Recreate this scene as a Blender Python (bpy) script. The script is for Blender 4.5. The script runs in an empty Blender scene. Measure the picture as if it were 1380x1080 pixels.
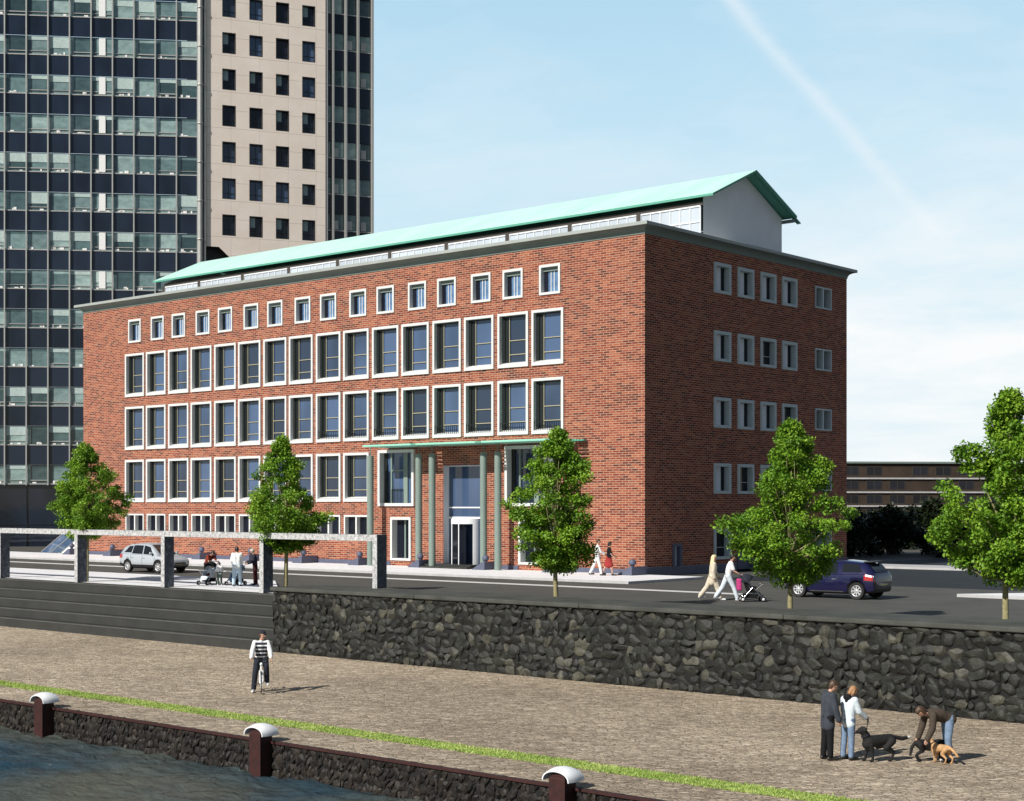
import bpy, math, random
from mathutils import Vector, Matrix, noise as mnoise
R=math.radians; PI=math.pi
scene=bpy.context.scene
COL=scene.collection
rnd=random.Random(7)

# ------------------------------------------------------------------ helpers
def tag(o,label=None,cat=None,group=None,kind=None):
    if label: o['label']=label
    if cat: o['category']=cat
    if group: o['group']=group
    if kind: o['kind']=kind
    return o
def empty(name,loc=(0,0,0),rz=0.0,label=None,cat=None,group=None,scale=1.0):
    o=bpy.data.objects.new(name,None); COL.objects.link(o)
    o.empty_display_size=.2
    o.location=loc; o.rotation_euler=(0,0,rz); o.scale=(scale,)*3
    return tag(o,label,cat,group)
class MB:
    def __init__(s): s.v=[]; s.f=[]; s.m=[]; s.sm=[]
    def add(s,vs,fs,mat=0,smooth=False):
        b=len(s.v); s.v+= [tuple(p) for p in vs]
        for f in fs: s.f.append(tuple(i+b for i in f)); s.m.append(mat); s.sm.append(smooth)
    def quad(s,a,b,c,d,mat=0): s.add([a,b,c,d],[(0,1,2,3)],mat)
    def poly(s,pts,mat=0): s.add(pts,[tuple(range(len(pts)))],mat)
    def box(s,x0,x1,y0,y1,z0,z1,mat=0):
        v=[(x0,y0,z0),(x1,y0,z0),(x1,y1,z0),(x0,y1,z0),(x0,y0,z1),(x1,y0,z1),(x1,y1,z1),(x0,y1,z1)]
        s.add(v,[(0,3,2,1),(4,5,6,7),(0,1,5,4),(1,2,6,5),(2,3,7,6),(3,0,4,7)],mat)
    def tube(s,pts,rad,n=8,mat=0,smooth=True,caps=True):
        pts=[Vector(p) for p in pts]
        if not isinstance(rad,(list,tuple)): rad=[rad]*len(pts)
        rings=[]; up=None
        for i,p in enumerate(pts):
            t=(pts[min(i+1,len(pts)-1)]-pts[max(i-1,0)]); t.normalize()
            if up is None:
                up=Vector((0,0,1)) if abs(t.z)<.9 else Vector((1,0,0))
            a=t.cross(up)
            if a.length<1e-4: up=Vector((0,1,0)); a=t.cross(up)
            a.normalize(); b=a.cross(t); up=b
            rings.append([p+ (a*math.cos(2*PI*k/n)+b*math.sin(2*PI*k/n))*rad[i] for k in range(n)])
        vs=[q for r in rings for q in r]; fs=[]
        for i in range(len(pts)-1):
            for k in range(n):
                fs.append((i*n+k,(i+1)*n+k,(i+1)*n+(k+1)%n,i*n+(k+1)%n))
        s.add(vs,fs,mat,smooth)
        if caps:
            s.add(rings[0],[tuple(range(n))],mat); s.add(rings[-1],[tuple(range(n-1,-1,-1))],mat)
    def ball(s,c,r,nu=12,nv=8,mat=0,M=None):
        if not isinstance(r,(tuple,list)): r=(r,r,r)
        vs=[];fs=[]
        for j in range(nv+1):
            th=PI*j/nv
            for i in range(nu):
                ph=2*PI*i/nu
                q=Vector((r[0]*math.sin(th)*math.cos(ph),r[1]*math.sin(th)*math.sin(ph),-r[2]*math.cos(th)))
                if M is not None: q=M@q
                vs.append(Vector(c)+q)
        for j in range(nv):
            for i in range(nu):
                a=j*nu+i;b=j*nu+(i+1)%nu
                if j==0: fs.append((a,b+nu,a+nu))
                elif j==nv-1: fs.append((a,b,a+nu))
                else: fs.append((a,b,b+nu,a+nu))
        s.add(vs,fs,mat,True)
    def lathe(s,prof,c=(0,0,0),axis='z',n=24,mat=0,smooth=True):
        vs=[];fs=[]
        for (r,h) in prof:
            for k in range(n):
                a=2*PI*k/n; x=r*math.cos(a); y=r*math.sin(a)
                q=(x,y,h) if axis=='z' else ((x,h,y) if axis=='y' else (h,x,y))
                vs.append((q[0]+c[0],q[1]+c[1],q[2]+c[2]))
        for j in range(len(prof)-1):
            for k in range(n):
                fs.append((j*n+k,j*n+(k+1)%n,(j+1)*n+(k+1)%n,(j+1)*n+k))
        s.add(vs,fs,mat,smooth)
    def prism(s,poly,axis,a,b,mat=0):
        n=len(poly)
        def P(p,h):
            return (h,p[0],p[1]) if axis=='x' else ((p[0],h,p[1]) if axis=='y' else (p[0],p[1],h))
        vs=[P(p,a) for p in poly]+[P(p,b) for p in poly]
        fs=[tuple(range(n-1,-1,-1)),tuple(range(n,2*n))]+[(i,(i+1)%n,n+(i+1)%n,n+i) for i in range(n)]
        s.add(vs,fs,mat)
    def mesh(s,name,mats,fixn=True,sharp=None):
        me=bpy.data.meshes.new(name); me.from_pydata(s.v,[],s.f)
        for m in mats: me.materials.append(m)
        me.polygons.foreach_set('material_index',s.m)
        me.polygons.foreach_set('use_smooth',s.sm)
        if fixn:
            import bmesh
            bm=bmesh.new(); bm.from_mesh(me); bmesh.ops.remove_doubles(bm,verts=bm.verts,dist=1e-5) if sharp else None
            bmesh.ops.recalc_face_normals(bm,faces=bm.faces); bm.to_mesh(me); bm.free()
        if sharp:
            me.polygons.foreach_set('use_smooth',[True]*len(me.polygons))
            me.set_sharp_from_angle(angle=R(sharp))
        me.update()
        return me
    def build(s,name,mats,parent=None,fixn=True,sharp=None,bevel=None):
        if not isinstance(mats,(list,tuple)): mats=[mats]
        me=s.mesh(name,mats,fixn,sharp)
        o=bpy.data.objects.new(name,me); COL.objects.link(o)
        if parent: o.parent=parent
        if bevel:
            b=o.modifiers.new('bevel','BEVEL'); b.width=bevel; b.segments=2; b.limit_method='ANGLE'; b.angle_limit=R(40)
        return o
def inst(name,me,parent=None,loc=(0,0,0),rz=0.0):
    o=bpy.data.objects.new(name,me); COL.objects.link(o); o.location=loc; o.rotation_euler=(0,0,rz)
    if parent: o.parent=parent
    return o
def copy_tree(o,parent=None):
    c=o.copy(); COL.objects.link(c); c.parent=parent
    for ch in list(o.children): copy_tree(ch,c)
    return c

# ------------------------------------------------------------------ materials
def newmat(name):
    m=bpy.data.materials.new(name); m.use_nodes=True
    nt=m.node_tree; b=nt.nodes['Principled BSDF']
    return m,nt,b
def N(nt,t,**kw):
    n=nt.nodes.new(t)
    for k,v in kw.items(): setattr(n,k,v)
    return n
def L(nt,a,b): nt.links.new(a,b)
def math_(nt,op,a,b=None,c=None,clamp=False):
    n=N(nt,'ShaderNodeMath',operation=op); n.use_clamp=clamp
    for i,x in enumerate((a,b,c)):
        if x is None: continue
        if isinstance(x,(int,float)): n.inputs[i].default_value=x
        else: L(nt,x,n.inputs[i])
    return n.outputs[0]
def ramp(nt,fac,stops,interp='LINEAR'):
    r=N(nt,'ShaderNodeValToRGB'); r.color_ramp.interpolation=interp
    e=r.color_ramp.elements
    while len(e)<len(stops): e.new(.5)
    for i,(p,c) in enumerate(stops):
        e[i].position=p; e[i].color=(*c,1) if len(c)==3 else c
    if fac is not None: L(nt,fac,r.inputs[0])
    return r.outputs[0]
def mixc(nt,f,a,b,blend='MIX'):
    n=N(nt,'ShaderNodeMix',data_type='RGBA',blend_type=blend)
    for i,x in ((0,f),(6,a),(7,b)):
        if isinstance(x,(int,float)): n.inputs[i].default_value=x
        elif isinstance(x,(tuple,list)): n.inputs[i].default_value=(*x[:3],1)
        else: L(nt,x,n.inputs[i])
    return n.outputs[2]
def noise(nt,scale,detail=4,rough=.6,vec=None,dist=0.0):
    n=N(nt,'ShaderNodeTexNoise'); n.inputs['Scale'].default_value=scale
    n.inputs['Detail'].default_value=detail; n.inputs['Roughness'].default_value=rough
    n.inputs['Distortion'].default_value=dist
    if vec is not None: L(nt,vec,n.inputs['Vector'])
    return n.outputs['Fac']
def objco(nt,sc=None):
    t=N(nt,'ShaderNodeTexCoord')
    if sc is None: return t.outputs['Object']
    m=N(nt,'ShaderNodeMapping'); m.inputs['Scale'].default_value=sc
    L(nt,t.outputs['Object'],m.inputs['Vector']); return m.outputs[0]
def bump(nt,b,h,strength=.5,dist=.02):
    n=N(nt,'ShaderNodeBump'); n.inputs['Strength'].default_value=strength; n.inputs['Distance'].default_value=dist
    L(nt,h,n.inputs['Height']); L(nt,n.outputs[0],b.inputs['Normal'])
def simple(name,col,rough=.6,metal=0.0,var=.12,scale=6.0,spec=.5,coat=0.0,bmp=0.0):
    m,nt,b=newmat(name)
    b.inputs['Roughness'].default_value=rough; b.inputs['Metallic'].default_value=metal
    b.inputs['Specular IOR Level'].default_value=spec
    b.inputs['Coat Weight'].default_value=coat
    co=objco(nt)
    f=noise(nt,scale,5,.6,co)
    lo=[c*(1-var) for c in col]; hi=[min(1,c*(1+var)) for c in col]
    c=ramp(nt,f,[(.3,lo),(.7,hi)]); L(nt,c,b.inputs['Base Color'])
    if bmp: bump(nt,b,noise(nt,scale*4,4,.6,co),bmp,.01)
    return m
M={}
# brick
def brickmat():
    m,nt,b=newmat('brick')
    g=N(nt,'ShaderNodeTexCoord'); s=N(nt,'ShaderNodeSeparateXYZ'); L(nt,g.outputs['Object'],s.inputs[0])
    u=math_(nt,'ADD',s.outputs[0],s.outputs[1])
    c=N(nt,'ShaderNodeCombineXYZ'); L(nt,u,c.inputs[0]); L(nt,s.outputs[2],c.inputs[1])
    def br(w,h,mort,off=.5,sq=1.0):
        t=N(nt,'ShaderNodeTexBrick'); L(nt,c.outputs[0],t.inputs['Vector'])
        t.inputs['Color1'].default_value=(0,0,0,1); t.inputs['Color2'].default_value=(1,1,1,1); t.inputs['Mortar'].default_value=(.5,.5,.5,1)
        t.inputs['Scale'].default_value=1; t.inputs['Mortar Size'].default_value=mort; t.inputs['Mortar Smooth'].default_value=.2
        t.inputs['Brick Width'].default_value=w; t.inputs['Row Height'].default_value=h; t.inputs['Bias'].default_value=0
        t.offset=off; return t
    t=br(.40,.118,.013)
    sp=N(nt,'ShaderNodeSeparateColor'); L(nt,t.outputs['Color'],sp.inputs[0])
    col=ramp(nt,sp.outputs[0],[(0,(.095,.030,.019)),(.10,(.14,.034,.019)),(.3,(.205,.044,.022)),(.6,(.275,.069,.034)),(.88,(.36,.120,.059)),(1,(.24,.09,.06))])
    nz=noise(nt,9,5,.65,c.outputs[0])
    col=mixc(nt,.55,col,ramp(nt,nz,[(.3,(.55,.5,.5)),(.7,(1.25,1.2,1.2))]),'MULTIPLY')
    big=noise(nt,.35,3,.5,c.outputs[0])
    col=mixc(nt,.35,col,ramp(nt,big,[(.35,(.75,.75,.75)),(.65,(1.15,1.1,1.1))]),'MULTIPLY')
    mort=ramp(nt,noise(nt,5,4,.6,c.outputs[0]),[(.3,(.38,.235,.165)),(.7,(.56,.41,.32))])
    col=mixc(nt,t.outputs['Fac'],col,mort)
    L(nt,col,b.inputs['Base Color']); b.inputs['Roughness'].default_value=.85; b.inputs['Specular IOR Level'].default_value=.25
    inv=math_(nt,'SUBTRACT',1.0,t.outputs['Fac'])
    hh=math_(nt,'MULTIPLY_ADD',nz,.35,inv)
    bump(nt,b,hh,.5,.012)
    return m
M['brick']=brickmat()
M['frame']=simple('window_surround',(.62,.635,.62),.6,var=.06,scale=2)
M['framedark']=simple('dark_window_frame',(.009,.013,.013),.4)
M['brass']=simple('brass_bar',(.55,.50,.34),.4,.3)
M['cornice']=simple('cornice_green_grey',(.17,.215,.195),.6,var=.1,scale=.8)
M['cornicecap']=simple('cornice_cap',(.33,.36,.34),.5,var=.08,scale=1)
M['plinth']=simple('slate_plinth',(.085,.095,.145),.6,var=.15,scale=3,bmp=.2)
M['column']=simple('column_green_grey',(.19,.245,.215),.5,var=.06,scale=2)
M['mint']=simple('mint_roof_edge',(.28,.62,.48),.5,var=.05)
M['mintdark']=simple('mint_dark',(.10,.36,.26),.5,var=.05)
M['white']=simple('white_render',(.88,.89,.90),.7,var=.04,scale=1.2)
M['whitemetal']=simple('white_metal',(.78,.8,.82),.4,var=.04)
M['roofgrey']=simple('flat_roof',(.2,.2,.2),.9)
M['brown']=simple('brown_fascia',(.05,.042,.035),.6)
def glass(name,base,spec=1.0,rough=.04,ior=1.7,var=.35,scale=.22,streak=False):
    m,nt,b=newmat(name)
    co=objco(nt,(1,1,.5))
    oi=N(nt,'ShaderNodeObjectInfo'); va=N(nt,'ShaderNodeVectorMath',operation='ADD'); L(nt,co,va.inputs[0]); sc_=math_(nt,'MULTIPLY',oi.outputs['Random'],37.0); L(nt,sc_,va.inputs[1])
    f=noise(nt,scale,2,.5,va.outputs[0])
    f=math_(nt,'MULTIPLY_ADD',math_(nt,'SUBTRACT',oi.outputs['Random'],.5),.28,f)
    lo=[c*(1-var) for c in base]; hi=[c*(1+var) for c in base]
    L(nt,ramp(nt,f,[(.35,lo),(.65,hi)]),b.inputs['Base Color'])
    b.inputs['Roughness'].default_value=rough; b.inputs['IOR'].default_value=ior
    bump(nt,b,noise(nt,.6,2,.5,objco(nt)),.06,.05)
    return m
M['glass']=glass('window_glass',(.045,.075,.140),var=.5)
M['glassdark']=glass('dark_glass',(.008,.010,.018),ior=1.5)
M['glasspale']=glass('clerestory_glass',(.50,.56,.62),ior=1.6,rough=.15,var=.12)
M['curtain']=simple('curtain_sky_sheen',(.78,.80,.84),.7,var=.1,scale=8)  # curtain tone raised to stand in for sky reflected in the side panes
M['curtainblue']=simple('blue_blind',(.10,.19,.34),.35,var=.3,scale=3)
def roofmat():
    m,nt,b=newmat('mint_standing_seam_roof')
    co=objco(nt); s=N(nt,'ShaderNodeSeparateXYZ'); L(nt,co,s.inputs[0])
    w=math_(nt,'PINGPONG',s.outputs[0],.3)
    seam=math_(nt,'LESS_THAN',w,.03)
    f=noise(nt,.5,4,.6,objco(nt,(1,.25,.25)))
    c=ramp(nt,f,[(.3,(.42,.68,.61)),(.7,(.53,.77,.70))])
    c=mixc(nt,math_(nt,'MULTIPLY',seam,.55),c,(.22,.50,.42))
    L(nt,c,b.inputs['Base Color']); b.inputs['Roughness'].default_value=.55
    bump(nt,b,seam,.4,.03); return m
M['roof']=roofmat()
# tower
def panelmat():
    m,nt,b=newmat('beige_stone_panels')
    co=objco(nt); f=noise(nt,.5,5,.6,co); f2=noise(nt,7,4,.6,co)
    c=ramp(nt,f,[(.3,(.78,.67,.58)),(.7,(.86,.76,.67))])
    c=mixc(nt,.2,c,ramp(nt,f2,[(.3,(.7,.7,.7)),(.7,(1.1,1.1,1.1))]),'MULTIPLY')
    s=N(nt,'ShaderNodeSeparateXYZ'); L(nt,co,s.inputs[0])
    jz=math_(nt,'LESS_THAN',math_(nt,'PINGPONG',s.outputs[2],.8),.018)
    jx=math_(nt,'LESS_THAN',math_(nt,'PINGPONG',s.outputs[0],1.28),.012)
    j=math_(nt,'MAXIMUM',jz,jx)
    c=mixc(nt,math_(nt,'MULTIPLY',j,.55),c,(.25,.2,.17))
    L(nt,c,b.inputs['Base Color']); b.inputs['Roughness'].default_value=.8
    return m
M['beige']=panelmat()
M['spandrel']=glass('tower_spandrel',(.012,.018,.032),ior=1.45,rough=.12,var=.3,scale=.4)
def visionmat():
    m,nt,b=newmat('tower_vision_glass')
    co=objco(nt); s=N(nt,'ShaderNodeSeparateXYZ'); L(nt,co,s.inputs[0])
    # one random tone per bay and storey: blinds, ceilings seen through the glass
    cx=math_(nt,'FLOOR',math_(nt,'DIVIDE',s.outputs[0],1.82)); cz=math_(nt,'FLOOR',math_(nt,'DIVIDE',s.outputs[2],3.38))
    cb=N(nt,'ShaderNodeCombineXYZ'); L(nt,cx,cb.inputs[0]); L(nt,cz,cb.inputs[1])
    wn=N(nt,'ShaderNodeTexWhiteNoise',noise_dimensions='2D'); L(nt,cb.outputs[0],wn.inputs['Vector'])
    c=ramp(nt,wn.outputs['Value'],[(0,(.03,.055,.06)),(.35,(.07,.12,.125)),(.65,(.17,.26,.26)),(.85,(.33,.44,.42)),(1,(.10,.16,.17))])
    f=noise(nt,1.3,4,.6,objco(nt,(1,1,1.6)))
    c=mixc(nt,.45,c,ramp(nt,f,[(.35,(.35,.4,.4)),(.62,(1.2,1.2,1.2))]),'MULTIPLY')
    L(nt,c,b.inputs['Base Color']); b.inputs['Roughness'].default_value=.08; b.inputs['IOR'].default_value=1.6
    return m
M['vision']=visionmat()
M['alu']=simple('aluminium',(.42,.42,.40),.45,.4,var=.1)
M['darkmetal']=simple('dark_metal',(.03,.03,.03),.5)
# ground
def groundmat(name,lo,hi,scale,rough=.9,b2=.2,fine=40,metal=0):
    m,nt,b=newmat(name); co=objco(nt)
    a=noise(nt,scale,6,.65,co); c=noise(nt,fine,4,.7,co)
    f=math_(nt,'ADD',math_(nt,'MULTIPLY',a,.6),math_(nt,'MULTIPLY',c,.4))
    L(nt,ramp(nt,f,[(.38,lo),(.62,hi)]),b.inputs['Base Color'])
    b.inputs['Roughness'].default_value=rough; b.inputs['Specular IOR Level'].default_value=.3
    bump(nt,b,c,b2,.01); return m
M['asphalt']=groundmat('asphalt',(.064,.064,.058),(.092,.090,.080),.5)
M['asphaltdark']=groundmat('darkened_asphalt',(.012,.015,.019),(.022,.026,.032),.5)
def pavemat():
    m,nt,b=newmat('white_paving'); co=objco(nt)
    t=N(nt,'ShaderNodeTexBrick'); L(nt,co,t.inputs['Vector'])
    t.inputs['Color1'].default_value=(.74,.74,.76,1); t.inputs['Color2'].default_value=(.81,.81,.82,1); t.inputs['Mortar'].default_value=(.55,.55,.57,1)
    t.inputs['Scale'].default_value=1; t.inputs['Mortar Size'].default_value=.008; t.inputs['Brick Width'].default_value=1.2; t.inputs['Row Height'].default_value=.6
    f=noise(nt,1.1,5,.6,co)
    c=mixc(nt,.3,t.outputs['Color'],ramp(nt,f,[(.3,(.8,.8,.8)),(.7,(1.08,1.08,1.08))]),'MULTIPLY')
    L(nt,c,b.inputs['Base Color']); b.inputs['Roughness'].default_value=.8; return m
M['paving']=pavemat()
M['paint']=groundmat('road_paint',(.55,.55,.54),(.70,.70,.69),2,.7,.05)
M['kerb']=groundmat('kerb_stone',(.36,.36,.36),(.5,.5,.5),1.5,.8,.1)
def cobblemat():
    m,nt,b=newmat('cobbled_quay')
    co=objco(nt)
    mp=N(nt,'ShaderNodeMapping'); mp.inputs['Rotation'].default_value=(0,0,R(-41)); L(nt,co,mp.inputs[0])
    mp2=N(nt,'ShaderNodeMapping'); mp2.inputs['Scale'].default_value=(2.1,4.6,1); L(nt,mp.outputs[0],mp2.inputs[0])
    wv=N(nt,'ShaderNodeTexNoise'); wv.inputs['Scale'].default_value=1.5; L(nt,co,wv.inputs['Vector'])
    vm=N(nt,'ShaderNodeVectorMath',operation='MULTIPLY_ADD'); L(nt,wv.outputs['Color'],vm.inputs[0]); vm.inputs[1].default_value=(.5,.5,0); L(nt,mp2.outputs[0],vm.inputs[2])
    v=N(nt,'ShaderNodeTexVoronoi'); v.inputs['Scale'].default_value=2.2; L(nt,vm.outputs[0],v.inputs['Vector'])
    ve=N(nt,'ShaderNodeTexVoronoi',feature='DISTANCE_TO_EDGE'); ve.inputs['Scale'].default_value=2.2; L(nt,vm.outputs[0],ve.inputs['Vector'])
    sp=N(nt,'ShaderNodeSeparateColor'); L(nt,v.outputs['Color'],sp.inputs[0])
    c=ramp(nt,sp.outputs[0],[(0,(.42,.345,.265)),(.4,(.53,.445,.345)),(.75,(.61,.52,.41)),(1,(.71,.62,.50))])
    big=noise(nt,.16,5,.6,co); mid=noise(nt,.9,5,.65,mp2.outputs[0],.4)
    c=mixc(nt,.8,c,ramp(nt,big,[(.35,(.72,.70,.67)),(.65,(1.16,1.15,1.12))]),'MULTIPLY')
    st=noise(nt,2.6,6,.8,mp2.outputs[0],.5)
    c=mixc(nt,.85,c,ramp(nt,mid,[(.35,(.66,.64,.61)),(.62,(1.16,1.15,1.13))]),'MULTIPLY')
    c=mixc(nt,.85,c,ramp(nt,st,[(.38,(.42,.39,.36)),(.52,(1.0,1.0,1.0)),(.66,(1.35,1.33,1.28))]),'MULTIPLY')
    gap=ramp(nt,ve.outputs['Distance'],[(0,(.35,.35,.35)),(.07,(1,1,1))])
    c=mixc(nt,gap,(.12,.095,.075),c)
    L(nt,c,b.inputs['Base Color']); b.inputs['Roughness'].default_value=.85; b.inputs['Specular IOR Level'].default_value=.25
    h=math_(nt,'MULTIPLY_ADD',st,.9,math_(nt,'MINIMUM',math_(nt,'MULTIPLY',ve.outputs['Distance'],5),.6))
    bump(nt,b,h,.9,.05); return m
M['cobble']=cobblemat()
M['steps']=groundmat('step_basalt',(.028,.029,.027),(.043,.044,.041),.7,.75,.15)
M['stepedge']=groundmat('step_edge',(.062,.064,.059),(.092,.094,.088),1.2,.7,.1)
M['coping']=groundmat('coping_concrete',(.040,.043,.038),(.085,.088,.078),.9,.85,.4,26)
def rock(name,lo,hi):
    m,nt,b=newmat(name); co=objco(nt); f=noise(nt,4,6,.7,co); g=noise(nt,.8,3,.5,co)
    c=ramp(nt,f,[(.32,lo),(.6,hi),(.78,[min(1,x*1.9) for x in hi])])
    c=mixc(nt,.7,c,ramp(nt,g,[(.35,(.6,.6,.6)),(.65,(1.3,1.28,1.2))]),'MULTIPLY')
    L(nt,c,b.inputs['Base Color']); b.inputs['Roughness'].default_value=.6; b.inputs['Specular IOR Level'].default_value=.45
    bump(nt,b,noise(nt,11,5,.7,co),.7,.03); return m
M['rock1']=rock('basalt_dark',(.004,.005,.004),(.013,.014,.0115))
M['rock2']=rock('basalt_mid',(.007,.008,.0065),(.022,.024,.019))
M['rock3']=rock('basalt_pale',(.020,.021,.016),(.080,.078,.060))
M['rockgap']=simple('rock_gap',(.006,.006,.006),.9)
M['qrock1']=rock('quay_stone_dark',(.004,.003,.002),(.012,.008,.006))
M['qrock2']=rock('quay_stone_brown',(.008,.006,.004),(.028,.020,.015))
M['rust']=simple('rust_steel',(.038,.009,.007),.6,var=.35,scale=5,bmp=.3)
def granite():
    m,nt,b=newmat('speckled_granite'); co=objco(nt)
    v=N(nt,'ShaderNodeTexVoronoi'); v.inputs['Scale'].default_value=9; L(nt,co,v.inputs['Vector'])
    f=noise(nt,7,6,.8,co)
    c=ramp(nt,f,[(.36,(.14,.15,.16)),(.46,(.38,.385,.39)),(.58,(.58,.58,.575)),(.72,(.78,.78,.77))])
    L(nt,c,b.inputs['Base Color']); b.inputs['Roughness'].default_value=.45; return m
M['granite']=granite()
def graniteshade():
    m,nt,b=newmat('shaded_granite'); co=objco(nt)
    f=noise(nt,6,6,.8,co)
    L(nt,ramp(nt,f,[(.4,(.02,.028,.045)),(.55,(.06,.075,.10)),(.70,(.22,.24,.28))]),b.inputs['Base Color']); b.inputs['Roughness'].default_value=.45; return m
M['graniteshade']=graniteshade()  # copy of the granite with shade painted in, for the unlit faces
def watermat():
    m,nt,b=newmat('river_water'); co=objco(nt)
    mp=N(nt,'ShaderNodeMapping'); mp.inputs['Rotation'].default_value=(0,0,R(-35)); mp.inputs['Scale'].default_value=(.55,1.25,1); L(nt,co,mp.inputs[0])
    a=noise(nt,.9,3,.55,mp.outputs[0],.8); c=noise(nt,3.2,5,.65,mp.outputs[0],.5)
    h=math_(nt,'MULTIPLY_ADD',c,.4,a)
    big=noise(nt,.09,3,.5,co)
    L(nt,ramp(nt,big,[(.4,(.095,.095,.068)),(.60,(.014,.040,.062))]),b.inputs['Base Color'])
    b.inputs['Roughness'].default_value=.14; b.inputs['IOR'].default_value=1.33; b.inputs['Specular IOR Level'].default_value=.28
    bump(nt,b,h,1.0,.2); return m
M['water']=watermat()
def leafmat(name,lo,mid,hi,sc=.9):
    m,nt,b=newmat(name); co=objco(nt)
    f=math_(nt,'ADD',math_(nt,'MULTIPLY',noise(nt,sc,3,.6,co),.55),math_(nt,'MULTIPLY',noise(nt,14,2,.6,co),.45))
    c=ramp(nt,f,[(.36,lo),(.5,mid),(.64,hi)])
    L(nt,c,b.inputs['Base Color']); b.inputs['Roughness'].default_value=.5; b.inputs['Specular IOR Level'].default_value=.35
    tr=N(nt,'ShaderNodeBsdfTranslucent'); L(nt,c,tr.inputs['Color'])
    mx=N(nt,'ShaderNodeMixShader'); mx.inputs[0].default_value=.22
    out=nt.nodes['Material Output']; L(nt,b.outputs[0],mx.inputs[1]); L(nt,tr.outputs[0],mx.inputs[2]); L(nt,mx.outputs[0],out.inputs['Surface'])
    return m
M['leaf']=leafmat('leaf_green',(.050,.13,.010),(.155,.31,.020),(.36,.53,.055),1.3)
M['leafshade']=leafmat('leaf_shade_tone',(.006,.012,.004),(.012,.022,.006),(.024,.036,.010))
M['grass']=leafmat('grass_blade',(.26,.36,.08),(.38,.49,.12),(.52,.58,.20),1.0)
M['bark']=simple('bark_yellow_grey',(.27,.24,.12),.8,var=.3,scale=12,bmp=.4)
M['barkdark']=simple('bark_dark',(.05,.04,.025),.9,var=.3,scale=10,bmp=.4)
# people and vehicles
def cloth(name,col,var=.15): return simple(name,col,.85,var=var,scale=14,spec=.2,bmp=.15)
M['skin']=simple('skin',(.52,.30,.21),.55,var=.08,scale=20)
M['lips']=simple('lips',(.32,.12,.10),.5); M['eyes']=simple('eye_dark',(.03,.02,.018),.3)
M['c_white']=cloth('white_cloth',(.78,.78,.77)); M['c_pale']=cloth('pale_blue_white_cloth',(.62,.70,.76))
M['c_lightjean']=cloth('light_jeans',(.48,.60,.68)); M['c_jean']=cloth('blue_jeans',(.17,.24,.35),.3)
M['c_black']=cloth('black_cloth',(.010,.010,.012)); M['c_navy']=cloth('navy_cloth',(.022,.026,.038))
M['c_slate']=cloth('slate_jacket',(.045,.052,.066)); M['c_red']=cloth('red_cloth',(.30,.035,.035))
M['c_rust']=cloth('rust_red_cloth',(.20,.035,.02)); M['c_maroon']=cloth('maroon_cloth',(.05,.012,.012))
M['c_brown']=cloth('brown_jacket',(.065,.05,.038)); M['c_beige']=cloth('beige_cloth',(.60,.53,.42))
M['c_green']=cloth('green_grey_cloth',(.10,.14,.12)); M['c_pink']=cloth('pink_cloth',(.50,.05,.20))
M['h_black']=simple('black_hair',(.014,.011,.010),.5); M['h_brown']=simple('brown_hair',(.07,.04,.022),.55)
M['h_ginger']=simple('ginger_hair',(.33,.17,.075),.55); M['h_blond']=simple('blond_hair',(.70,.58,.34),.55); M['h_grey']=simple('grey_blond_hair',(.52,.48,.38),.6)
M['shoe']=simple('dark_shoe',(.02,.018,.016),.5); M['shoew']=simple('white_shoe',(.75,.75,.76),.5)
M['furblack']=simple('black_fur',(.005,.005,.0055),.8,bmp=.5,scale=20); M['furwhite']=simple('white_fur',(.75,.73,.70),.8); M['furtan']=simple('tan_fur',(.48,.28,.13),.75,var=.25,scale=12,bmp=.4)
def stripemat():
    m,nt,b=newmat('striped_sweater'); s=N(nt,'ShaderNodeSeparateXYZ'); L(nt,objco(nt),s.inputs[0])
    a=math_(nt,'PINGPONG',s.outputs[2],.055); d=math_(nt,'LESS_THAN',a,.036)
    ax=math_(nt,'ABSOLUTE',s.outputs[0]); inb=math_(nt,'LESS_THAN',ax,.175)
    zz=math_(nt,'LESS_THAN',s.outputs[2],1.50)
    d=math_(nt,'MULTIPLY',math_(nt,'MULTIPLY',d,inb),zz)
    L(nt,mixc(nt,d,(.74,.74,.76),(.022,.026,.045)),b.inputs['Base Color']); b.inputs['Roughness'].default_value=.9; return m
M['stripe']=stripemat()
M['rubber']=simple('rubber',(.012,.012,.012),.7); M['chrome']=simple('chrome',(.7,.7,.7),.2,1.0)
M['rim']=simple('alloy_rim',(.72,.73,.75),.3,.5,var=.03)
M['carwhite']=simple('silver_white_paint',(.52,.56,.60),.3,.25,var=.02,coat=.8); M['carblue']=simple('dark_blue_paint',(.010,.010,.055),.25,.25,var=.05,coat=1.0)
M['cargrey']=simple('grey_paint',(.10,.11,.12),.35,.3,coat=.6)
M['carglass']=glass('car_glass',(.012,.014,.016),ior=1.5,var=.1); M['blackplastic']=simple('black_plastic',(.014,.014,.015),.5)
M['lampred']=simple('tail_lamp_red',(.42,.015,.012),.2,coat=1); M['lampclear']=simple('headlamp_clear',(.55,.58,.6),.1,coat=1); M['platey']=simple('number_plate',(.65,.60,.25),.5)
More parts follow.
